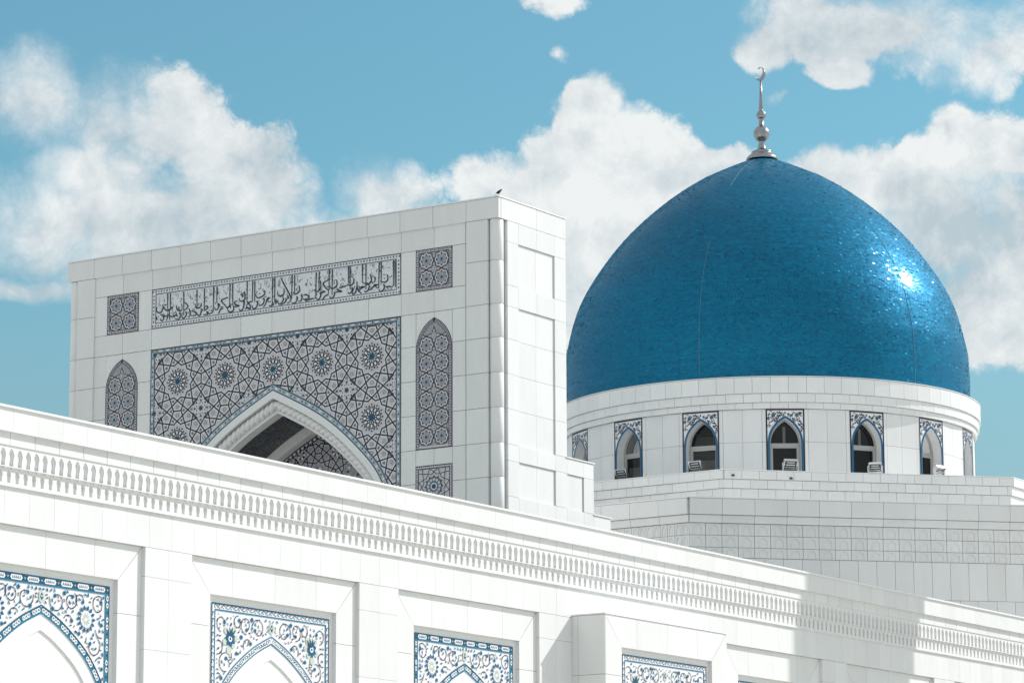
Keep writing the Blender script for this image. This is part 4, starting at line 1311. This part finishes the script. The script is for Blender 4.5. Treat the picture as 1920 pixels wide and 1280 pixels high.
def ogee(c, zb_, zt_, hw):
    h = zt_ - zb_
    R = [(hw * .72, zb_), (hw * .70, zb_ + h * .25), (hw * .86, zb_ + h * .45), (hw, zb_ + h * .62), (hw * .86, zb_ + h * .78), (hw * .45, zb_ + h * .92)]
    return [(c + x, z) for x, z in R] + [(c, zt_)] + [(c - x, z) for x, z in reversed(R)]


fz = MB()
up = ogee(W_ / 2, zm + .012, zt - .05, .076)
fill_poly(fz, [(0, zm), (W_, zm), (W_, zt), (0, zt)], [up], lambda a, z: (a, YW - DU, z), (0, .045, 0))
up2 = ogee(W_ / 2 - .004, zm + .012, zt - .085, .05)
fill_poly(fz, up, [up2], lambda a, z: (a, YW - DU + .02, z), (0, .025, 0))
fz.poly([(a, YW - DU + .044, z) for a, z in up2])
low = ogee(W_ / 2, zb + .05, zm - .05, .060)
fill_poly(fz, [(0, zb), (W_, zb), (W_, zm - .004), (0, zm - .004)], [low], lambda a, z: (a, YW - DL, z), (0, .05, 0))
fz.poly([(a, YW - DL + .05, z) for a, z in low])
# scallops hanging under the middle ledge
for k in range(6):
    t0, t1 = pi * k / 6, pi * (k + 1) / 6
    fz.poly([(W_ * .0 + .11 * .5 * (1 - cos(t0)) - .055 + 0, YW - DU + .01, zm), (.055 * (1 - cos(t1)) - .055, YW - DU + .01, zm), (.055 * (1 - cos(t1)) - .055, YW - DL - .004, zm - .05 * sin(t1)), (.055 * (1 - cos(t0)) - .055, YW - DL - .004, zm - .05 * sin(t0))])
fz.poly([(0, YW - DU, zm), (0, YW - DL, zm), (W_, YW - DL, zm), (W_, YW - DU, zm)])
FZM = fz.mesh('frieze_niche', [MARBLE_PLAIN], (0, YW, 0))
u = 44.677 - .5 * W_ - 16 * W_
while u < UB - .3:
    o = bpy.data.objects.new('frieze_niche', FZM); COL.objects.link(o); o.parent = wing
    o.location = (u - 65.0, 0, 0); u += W_
fb = MB(); fb.box(UA - 6, UB + 2, YW - DL + .052, YW + .2, zb - .0, zt); fb.build('frieze_back', MARBLE_PLAIN, wing)
lm = MB(); lm.box(UA - 6, UB + 2, YW - DU - .012, YW + .05, zt - .004, zt + .014); lm.box(UA - 6, UB + 2, YW - DU - .010, YW - DL, zm - .006, zm + .012)
lm.box(UA - 6, UB + 2, YW - DL - .012, YW + .05, zb - .016, zb + .006); lm.build('frieze_fillets', MARBLE_PLAIN, wing)

# bays
BAYS = [(43.16, 48.52, 'rosette'), (49.89, 55.27, 'lotus'), (56.62, 61.93, 'rosette'), (70.11, 74.89, 'lotus'), (76.18, 81.10, 'rosette'), (82.30, 87.2, 'lotus')]
BOX = (63.25, 68.58)
ZT = 9.77
FW_ = .672
edges = [UA - 5]
for b in BAYS: edges += [b[0], b[1]]
# wall above the bays and the piers between them
J = [UA - .4 + .0]
gu = joints(44.62, .667, UA - 1, UB)
for a, b in zip(gu, gu[1:]):
    in_bay = any(x0 - .05 < a and b < x1 + .05 for x0, x1, _ in BAYS) or (BOX[0] - .2 < a and b < BOX[1] + .2)
    plane_slab(wing, 'wall_panel', (0, YW), 0, a, b, ZT + .002, zb - .012, .26, gap=.0025, jitter=.0005)
piers = [(41.8, 43.16), (48.52, 49.89), (55.27, 56.62), (61.93, 63.27), (68.56, 70.11), (74.89, 76.18), (81.10, 82.30), (87.2, 88.5)]
for a, b in piers:
    m_ = (a + b) / 2
    for z1, z0 in ((ZT, 9.224), (9.224, 7.88), (7.88, 6.54), (6.54, 5.2), (5.2, 3.0), (3.0, 0)):
        for x0, x1 in ((a, m_), (m_, b)): 
            e0 = -.0035 if x0 == a else 0; e1 = .0035 if x1 == b else 0
            plane_slab(wing, 'wall_panel', (0, YW), 0, x0 + e0, x1 + e1, z0, z1, .26, gap=.0025, jitter=.0005)


def frame_piece(outline, y, t=.14):
    mb = MB(); n = len(outline)
    mb.poly([(u, y, z) for u, z in outline])
    for i in range(n):
        p, q = outline[i], outline[(i + 1) % n]
        mb.poly([(p[0], y, p[1]), (p[0], y + t, p[1]), (q[0], y + t, q[1]), (q[0], y, q[1])])
    return mb.build('frame_panel', MARBLE, wing)


BARCH = smooth_curve([(0, 8.475), (.6, 8.20), (1.235, 7.765), (1.62, 7.33), (1.78, 7.0), (1.84, 6.6), (1.84, 5.0)], 6)
OUT_VINES = 0


def mosaic_bay(c, hw, zt_, y, style, ks):
    """printed tile panel with a pointed arch cut out of it, mirrored about its axis; ks scales the arch to the bay"""
    to3 = lambda a, z, off=0.0: (a, y - off, z)
    arch = [(x * ks, zt_ - (8.975 - z) * 1.0) for x, z in BARCH]
    H = half_arch(arch, 0, 60); full = [(c - x, z) for x, z in reversed(H)] + [(c + x, z) for x, z in H[1:]]
    mb = MB(); zb_ = H[-1][1]
    fill_poly(mb, [(c - hw, zb_), (full[0][0], zb_)] + full[1:-1] + [(full[-1][0], zb_), (c + hw, zb_), (c + hw, zt_), (c - hw, zt_)], [], to3, (0, .03, 0))
    pl = mb.build('mosaic_panel', CREAM, wing, label='white tile spandrel with blue ' + ('flower rosettes' if style == 'rosette' else 'lotus flowers') + ' and vine scrolls')
    H1 = half_arch(arch, .15, 60)
    inf = MB(); f1 = [(c - x, z) for x, z in reversed(H1)] + [(c + x, z) for x, z in H1[1:]]
    H2 = half_arch(arch, .42, 60); f2 = [(c - x, z) for x, z in reversed(H2)] + [(c + x, z) for x, z in H2[1:]]
    fill_poly(inf, [(full[0][0], zb_), (f2[0][0], zb_)] + f2[1:-1] + [(f2[-1][0], zb_), (full[-1][0], zb_)] + list(reversed(full))[1:-1], [], lambda a, z: to3(a, z), (0, .075, 0))
    inf.poly([to3(a, z, -.05) for a, z in f2] )
    inf.build('arch_infill', MARBLE_PLAIN, wing)
    o = Orn(to3)
    rosette = style == 'rosette'
    bw = .15 if rosette else .135; sw = .105
    # frame strips
    o.ribbon([(c - hw, zt_ - bw / 2), (c + hw, zt_ - bw / 2)], bw, DEEP if rosette else CREAM, 1)
    o.ribbon([(c - hw + .005, zt_ - .016), (c + hw - .005, zt_ - .016)], .034, DEEP, 3); o.ribbon([(c - hw + sw, zt_ - bw), (c + hw - sw, zt_ - bw)], .026, LEAF, 3)
    for sx in (-1, 1):
        e = c + sx * hw
        o.ribbon([(e - sx * sw / 2, zt_ - bw), (e - sx * sw / 2, zb_)], sw, BAND if rosette else CREAM, 1)
        o.ribbon([(e - sx * .012, zt_), (e - sx * .012, zb_)], .024, DEEP, 3); o.ribbon([(e - sx * sw, zt_ - bw), (e - sx * sw, zb_)], .024, LEAF, 3)
        n = 26
        for k in range(n):
            z = zt_ - bw - .08 - k * .13
            q = (e - sx * sw * .52, z)
            if rosette:
                if k % 3 == 2: o.disc(q, .03, DEEP, 2, 4)
                else: o.disc(q, .034, CREAM, 2, 8, .052); o.disc(q, .014, VINE, 3, 5, .02)
            else: o.ribbon([(q[0] + .026 * cos(t * .9), q[1] + .036 * sin(t * .9)) for t in range(6)], .013, VINE if k % 2 else DEEP, 2)
    n = int((2 * hw - .1) / (.43 if rosette else .125))
    for k in range(n):
        a = c - hw + .06 + (k + .5) * (2 * hw - .12) / n; z = zt_ - bw * .52
        if rosette:
            w2 = (2 * hw - .12) / n * .36
            o.poly([(a - w2, z), (a - w2 * .8, z + .047), (a + w2 * .8, z + .047), (a + w2, z), (a + w2 * .8, z - .047), (a - w2 * .8, z - .047)], CREAM, 2)
            for q in (-.6, -.28, 0, .28, .6): o.ribbon([(a + q * w2 - .014, z - .024), (a + q * w2, z + .024), (a + q * w2 + .014, z - .02)], .012, VINE if q else LEAF, 3)
            o.disc((a + w2 + .06, z), .026, CYAN, 3, 4)
        else:
            o.ribbon([(a + .034 * cos(t * .95 + k % 2), z + .032 * sin(t * .95 + k % 2)) for t in range(6)], .014, VINE if k % 3 else DEEP, 2)
            o.ribbon([(a + .058, z - .03), (a + .066, z + .03)], .012, VINE, 2)
    # band along the arch
    mid = half_arch(arch, .075, 60)
    for sx in (-1, 1):
        M_ = [(c + sx * x, z) for x, z in mid]; E0 = [(c + sx * x, z) for x, z in half_arch(arch, .012, 60)]; E1 = [(c + sx * x, z) for x, z in half_arch(arch, .14, 60)]
        o.ribbon(M_, .12, BAND if rosette else CREAM, 1); o.ribbon(E0, .024, DEEP if rosette else LEAF, 3); o.ribbon(E1, .024, LEAF, 3)
        for k, p in enumerate(resample(M_, .115)[1:]):
            if p[1] < zb_ + .1: break
            if rosette:
                if k % 4 == 3: o.disc(p, .032, DEEP, 2, 4)
                else: o.disc(p, .044, CREAM, 2, 8); o.ribbon([(p[0] - .02, p[1] - .015), (p[0], p[1] + .018), (p[0] + .02, p[1] - .012)], .012, VINE, 3)
            else: o.ribbon([(p[0] + .03 * cos(t * .95 + k), p[1] + .03 * sin(t * .95 + k)) for t in range(6)], .013, VINE if k % 3 else DEEP, 2)
    o.build('border_print', pl)
    # scrolls
    o = Orn(to3); R = random.Random(11 if rosette else 23)
    hmax = hw - sw - .03; ztop = zt_ - bw - .03

    def ok(h, z, m=.03):
        if h < .0 or h > hmax - m or z > ztop - m or z < zt_ - 2.6: return False
        if z > arch[0][1] + m: return True
        zz = np.interp(h, [p[0] for p in H[:-1]], [p[1] for p in H[:-1]])
        return z > zz + .045 + m

    def both(fn):
        for sx in (-1, 1): fn(sx)

    def rib(pts, w, mat):
        run = []
        for p in pts + [None]:
            if p is not None and ok(*p): run.append(p)
            else:
                if len(run) > 1: both(lambda sx: o.ribbon([(c + sx * h, z) for h, z in run], w, mat, 2))
                run = []

    def leaf(h, z, ang, l, w, mat):
        if ok(h + l * .5 * cos(ang), z + l * .5 * sin(ang), .02) and ok(h, z, .0):
            both(lambda sx: o.leaf((c + sx * h, z), ang if sx > 0 else pi - ang, l, w, mat, 3))

    def flower(h, z, r):
        if ok(h, z, r * .7):
            def f(sx):
                for k in range(6): o.leaf((c + sx * h, z), k * pi / 3 + .3, r * 1.25, r * .8, LEAF, 3)
                o.disc((c + sx * h, z), r * .6, BLUE, 4, 6)
            both(f)

    hx, hz = (1.22, zt_ - .66) if rosette else (1.30, zt_ - .66)
    if rosette:
        def big(sx):
            q = (c + sx * hx, hz)
            for k in range(14):
                t = k * 2 * pi / 14
                o.leaf((q[0] + .155 * cos(t), q[1] + .155 * sin(t)), t, .105, .066, BLUE, 4)
            o.disc(q, .15, CREAM, 4, 14)
            for k in range(10):
                t = k * 2 * pi / 10; o.leaf((q[0] + .03 * cos(t), q[1] + .03 * sin(t)), t, .10, .035, SAGE, 5)
        both(big); clear = .31
    else:
        def big(sx):
            q = (c + sx * hx, hz)
            for k, (dx, dz, r) in enumerate(((-.13, .17, .07), (.12, .15, .07), (.03, -.22, .08), (-.1, -.12, .06), (.16, -.07, .065), (-.19, .02, .06))): o.disc((q[0] + sx * dx, q[1] + dz), r, SAGE, 3, 8)
            for k in range(7): o.leaf(q, k * 2 * pi / 7 + .4, .17, .11, BLUE, 4)
            o.disc(q, .06, CREAM, 5, 8); o.disc(q, .028, VINE, 5, 6)
            for k in range(4): o.leaf((q[0] - sx * .02, q[1] + .03), pi / 2 + (k - 1.5) * .5, .22, .045, DEEP, 5)
        both(big); clear = .26
    o.disc((c, zt_ - .36), .075, SAGE, 3, 8, .12); o.leaf((c, zt_ - .43), pi / 2, .15, .085, BLUE, 4); o.disc((c, zt_ - .35), .02, CREAM, 5, 5)
    for k in range(4): o.leaf((c, zt_ - .36), k * pi / 2 + pi / 4, .12, .05, SAGE, 3)
    taken = []

    def free(h, z, d):
        if hypot(h - hx, z - hz) < clear + d * .35 or hypot(h, z - zt_ + .36) < .13: return False
        return all(hypot(h - q[0], z - q[1]) > d for q in taken)
    # long tendrils first, then small curls filling what is left evenly
    for (h, z, r) in ((.42, zt_ - .40, .19), (.80, zt_ - .36, .16), (.74, zt_ - .74, .17), (1.56, zt_ - .38, .17), (1.66, zt_ - .82, .16), (1.44, zt_ - 1.14, .19), (1.64, zt_ - 1.45, .16), (1.10, zt_ - 1.0, .14), (1.06, zt_ - .33, .12)):
        t0 = R.uniform(0, 6.28); dr = R.choice((-1, 1)); turns = R.uniform(.75, 1.05); n = 22; pts = []
        for k in range(n):
            f = k / (n - 1); rr = r * (1.1 - .55 * f); t = t0 + dr * f * turns * 2 * pi
            pts.append((h + rr * cos(t), z + rr * sin(t)))
        pts = [p for p in pts if hypot(p[0] - hx, p[1] - hz) > clear]
        if len(pts) < 4: continue
        rib(pts, .017, VINE); taken.extend(pts[::3])
        if ok(*pts[-1]): flower(pts[-1][0], pts[-1][1], .040)
        for k in range(2, len(pts) - 1, 4):
            p, q = pts[k], pts[k + 1]; side = atan2(q[1] - p[1], q[0] - p[0]) + R.choice((-1, 1)) * R.uniform(.6, 1.0); l = R.uniform(.05, .08)
            rib([(p[0] + l * f * cos(side + f * .9), p[1] + l * f * sin(side + f * .9)) for f in (0, .5, 1.0)], .015, VINE)
    for (h, z) in ((.62, zt_ - .24), (1.5, zt_ - .27), (.95, zt_ - .60), (1.74, zt_ - .55), (1.55, zt_ - 1.25), (.30, zt_ - .55)):
        if free(h, z, .07): flower(h, z, .046); taken.append((h, z))
    fails = 0
    while fails < 6000:
        h, z = R.uniform(.04, hmax), R.uniform(zt_ - 2.5, ztop)
        if not ok(h, z, .03) or not free(h, z, .080): fails += 1; continue
        taken.append((h, z)); t = R.uniform(0, 6.28)
        if R.random() < (.48 if rosette else .26): leaf(h - .04 * cos(t), z - .04 * sin(t), t, R.uniform(.075, .105), R.uniform(.036, .048), R.choice((LEAF, LEAF, LEAF, DEEP)))
        else:
            l = R.uniform(.055, .085); cv = R.choice((-1, 1)) * R.uniform(.8, 1.6)
            rib([(h + l * (f - .5) * cos(t + f * cv), z + l * (f - .5) * sin(t + f * cv)) for f in (0, .3, .6, 1.0)], .016, VINE)
            if R.random() < .5: rib([(h, z), (h + .035 * cos(t + 1.6), z + .035 * sin(t + 1.6))], .014, VINE)
    o.build('vine_print', pl)


def bay(u0, u1, y, style, ztop, recessed=True):
    """mitred frame, reveal and printed panel of one bay; y is the front of the frame"""
    i0, i1, zi = u0 + FW_, u1 - FW_, ztop - FW_
    n = 4
    xs = [u0 + (u1 - u0) * k / n for k in range(n + 1)]; g_ = .004
    for k in range(n):
        a, b = xs[k] + g_, xs[k + 1] - g_
        lo = [(max(a, i0) if k == 0 else a, zi)]
        if k == 0: outl = [(u0 + g_ * 2, ztop), (i0 + g_, zi), (b, zi), (b, ztop)]
        elif k == n - 1: outl = [(a, ztop), (a, zi), (i1 - g_, zi), (u1 - g_ * 2, ztop)]
        else: outl = [(a, ztop), (a, zi), (b, zi), (b, ztop)]
        frame_piece(list(reversed(outl)), y)
    zs = [zi, 8.49 if ztop > 9.7 else 8.45, 7.15, 5.8, 4.4, 2.9]
    for k in range(len(zs) - 1):
        z1, z0 = zs[k] - (g_ if k else 0), zs[k + 1] + g_
        if k == 0:
            frame_piece([(u0, z0), (i0, z0), (i0, zi - g_), (u0, ztop - g_ * 2)], y); frame_piece([(i1, z0), (u1, z0), (u1, ztop - g_ * 2), (i1, zi - g_)], y)
        else:
            frame_piece([(u0, z0), (i0, z0), (i0, z1), (u0, z1)], y); frame_piece([(i1, z0), (u1, z0), (u1, z1), (i1, z1)], y)
    rim = MB(); yb = y + .085
    rim.box(i0 - .05, i1 + .05, yb + .03, yb + .06, 2.9, zi + .05); rim.build('panel_back', MARBLE_PLAIN, wing)
    ri = MB()
    for (a, b, z0, z1) in ((i0, i0 + .135, 3.0, zi), (i1 - .135, i1, 3.0, zi), (i0 + .135, i1 - .135, zi - .135, zi)): ri.box(a, b, yb + .004, yb + .034, z0, z1)
    ri.build('panel_rim', MARBLE_PLAIN, wing)
    mosaic_bay((u0 + u1) / 2, (i1 - i0) / 2 - .14, zi - .13, yb, style, ((i1 - i0) / 2 - .14) / 1.88)


for u0, u1, st_ in BAYS: bay(u0, u1, YW + .085, st_, ZT)
# projecting bay
yb_ = 39.143
bay(BOX[0] + .02, BOX[1], yb_, 'lotus', 9.80)
pb = MB(); pb.box(BOX[0] + .06, BOX[1] - .01, yb_ + .15, YW + .3, 0, 9.80); pb.build('bay_body', JOINT, wing)
ct = MB(); ct.box(BOX[0] - .015, BOX[1] + .03, yb_ - .02, YW + .02, 9.805, 9.835); ct.build('bay_coping', CAP, wing)
for z1, z0 in ((9.80, 8.49), (8.49, 7.15), (7.15, 5.8), (5.8, 4.4), (4.4, 2.0)):
    for a, b in ((yb_ + .003, YW - .155), (YW - .155, YW)):
        plane_slab(wing, 'bay_side_panel', (BOX[0], 0), -pi / 2, -b, -a, z0, z1, .05, gap=.004, jitter=.0005)
    plane_slab(wing, 'bay_side_panel', (BOX[1], 0), pi / 2, yb_ + .01, YW, z0, z1, .05, gap=.004, jitter=.0005)
# ---------------------------------------------------------------- minaret that throws its shadow on the wing
MX, MY = 76.72 + .82 * 12.0, YW - .57 * 12.0
mina = thing('minaret', 'tall slender white minaret standing in front of the wing, outside the picture', 'minaret', (MX, MY, 0))
mb = MB(); mb.lathe([(1.86, 0), (1.86, 27), (1.84, 38)], (MX, MY, 0), 48, cap=True); mb.build('shaft', MARBLE_PLAIN, mina, smooth=False)
mb = MB(); mb.lathe([(1.9, 38), (2.5, 39.4), (2.5, 40.4), (1.5, 40.5), (1.5, 44), (1.3, 44.2)], (MX, MY, 0), 48, cap=True); mb.build('balcony', MARBLE_PLAIN, mina)
mb = MB(); mb.lathe([(1.45, 44.1), (1.4, 45), (1.0, 46.2), (.4, 47.1), (.02, 47.6)], (MX, MY, 0), 32); mb.build('cap', BLUE, mina, smooth=True)

# ---------------------------------------------------------------- floodlights on the upper parapet
FL_LABEL = ['floodlight in the leftmost fully seen drum window, behind the stepped flank', 'floodlight low in the drum window with a beige curtain', 'silver floodlight before the front drum window below the finial', 'white bodied floodlight under the drum window right of the front one', 'small floodlight below the narrow drum window at the sunlit side']


def floodlight(x, y, z, head, tilt, label, body, s=1.0):
    t = thing('floodlight', label, 'floodlight', (x, y, z), 'floodlights along the drum')
    c, n = cos(head), sin(head)

    def loc(u, v, w): return (x + c * u - n * v, y + n * u + c * v, z + w)

    def lbox(mb, u0, u1, v0, v1, w0, w1, tl=0.0):
        P = []
        for w in (w0, w1):
            for (u, v) in ((u0, v0), (u1, v0), (u1, v1), (u0, v1)):
                vv, ww = v * cos(tl) - (w - .27) * sin(tl), v * sin(tl) + (w - .27) * cos(tl) + .27
                P.append(loc(u * s, vv * s, ww * s))
        k = len(mb.v); mb.v += P
        for q in ((3, 2, 1, 0), (4, 5, 6, 7), (0, 1, 5, 4), (1, 2, 6, 5), (2, 3, 7, 6), (3, 0, 4, 7)): mb.f.append(tuple(k + i for i in q)); mb.m.append(0)
    hd = MB(); lbox(hd, -.21, .21, -.03, .03, .10, .42, tilt)
    for k in range(5): lbox(hd, -.20, .20, -.12, -.03, .14 + k * .055, .155 + k * .055, tilt)
    lbox(hd, -.15, .15, -.13, -.10, .17, .35, tilt)
    h = hd.build('head', body, t)
    rm = MB()
    for a in ((-.225, .225, .03, .055, .40, .435), (-.225, .225, .03, .055, .085, .12), (-.225, -.19, .03, .055, .12, .40), (.19, .225, .03, .055, .12, .40)): lbox(rm, *a, tilt)
    rm.build('bezel', CHROME, h)
    gl = MB(); lbox(gl, -.19, .19, .034, .040, .12, .40, tilt); gl.build('lens', LAMPGLASS, h)
    rf_ = MB()
    for k in range(3): lbox(rf_, -.17 + k * .02, .17 - k * .02, .041, .046, .15 + k * .085, .185 + k * .085, tilt)
    rf_.build('reflector', CHROME, h)
    br = MB()
    for s_ in (-1, 1): lbox(br, s_ * .245 - .012, s_ * .245 + .012, -.03, .03, -.02, .30)
    lbox(br, -.26, .26, -.03, .03, -.04, -.02); lbox(br, -.3, .3, -.1, .1, -.08, -.04)
    br.build('bracket', body, t)


PZ = 18.80
lights = [((98.04, 59.95), radians(-90), -.5, BLACK, 1.0), ((98.04, 57.02), radians(-90), -.5, BLACK, 1.05), ((99.6155, 54.2668), radians(-45), -.7, CHROME, 1.08), ((101.7189, 52.1635), radians(-62), -.7, CAP, 1.0), ((103.333, 50.549), radians(-20), -1.0, CAP, .9)]
for (xy, hd, tl, bd, s_), lb in zip(lights, FL_LABEL): floodlight(xy[0], xy[1], PZ, hd + pi, tl, lb, bd, s_)
fp = MB()

# ---------------------------------------------------------------- bird on the portal corner
bx_, by_ = PX + .06, PY + .02
bird = thing('bird', 'small black bird perched on the top corner of the portal', 'bird', (bx_, by_, 24.115))
pr = [(.0, -.105), (.014, -.10), (.030, -.07), (.040, -.03), (.042, .0), (.036, .03), (.026, .05), (.024, .06), (.027, .075), (.024, .092), (.012, .104), (.0, .108)]
mb = MB(); mb.lathe(pr, (0, 0, 0), 12)
mb.tube([(0, 0, .10), (0, .004, .125), (0, .006, .14)], [.010, .006, .001], 6)
for s_ in (-1, 1):
    mb.poly([(s_ * .034, -.02, .045), (s_ * .044, .0, .0), (s_ * .030, -.02, -.09), (s_ * .012, -.035, -.13), (s_ * .02, -.04, -.02)])
mb.poly([(-.014, -.012, -.09), (.014, -.012, -.09), (.022, -.016, -.20), (-.022, -.016, -.20)]); mb.poly([(-.022, -.020, -.20), (.022, -.020, -.20), (.014, -.018, -.09), (-.014, -.018, -.09)])
me = mb.mesh('body', [FEATHER], (0, 0, 0), True)
bo = bpy.data.objects.new('body', me); COL.objects.link(bo); bo.parent = bird
bo.location = (0, 0, .115); bo.rotation_euler = Matrix.Rotation(radians(-62), 3, 'Z').to_euler(); bo.rotation_euler = (radians(-48), 0, radians(-118))
mb = MB()
for s_ in (-1, 1): mb.tube([(bx_ + s_ * .014, by_, 24.113), (bx_ + s_ * .014, by_ + .004, 24.15), (bx_ + s_ * .012, by_ + .012, 24.20)], .004, 5)
mb.build('legs', FEATHER, bird)

for o in list(bpy.data.objects):
    if o.type == 'MESH' and o.parent is None and 'kind' not in o: o['kind'] = 'structure'
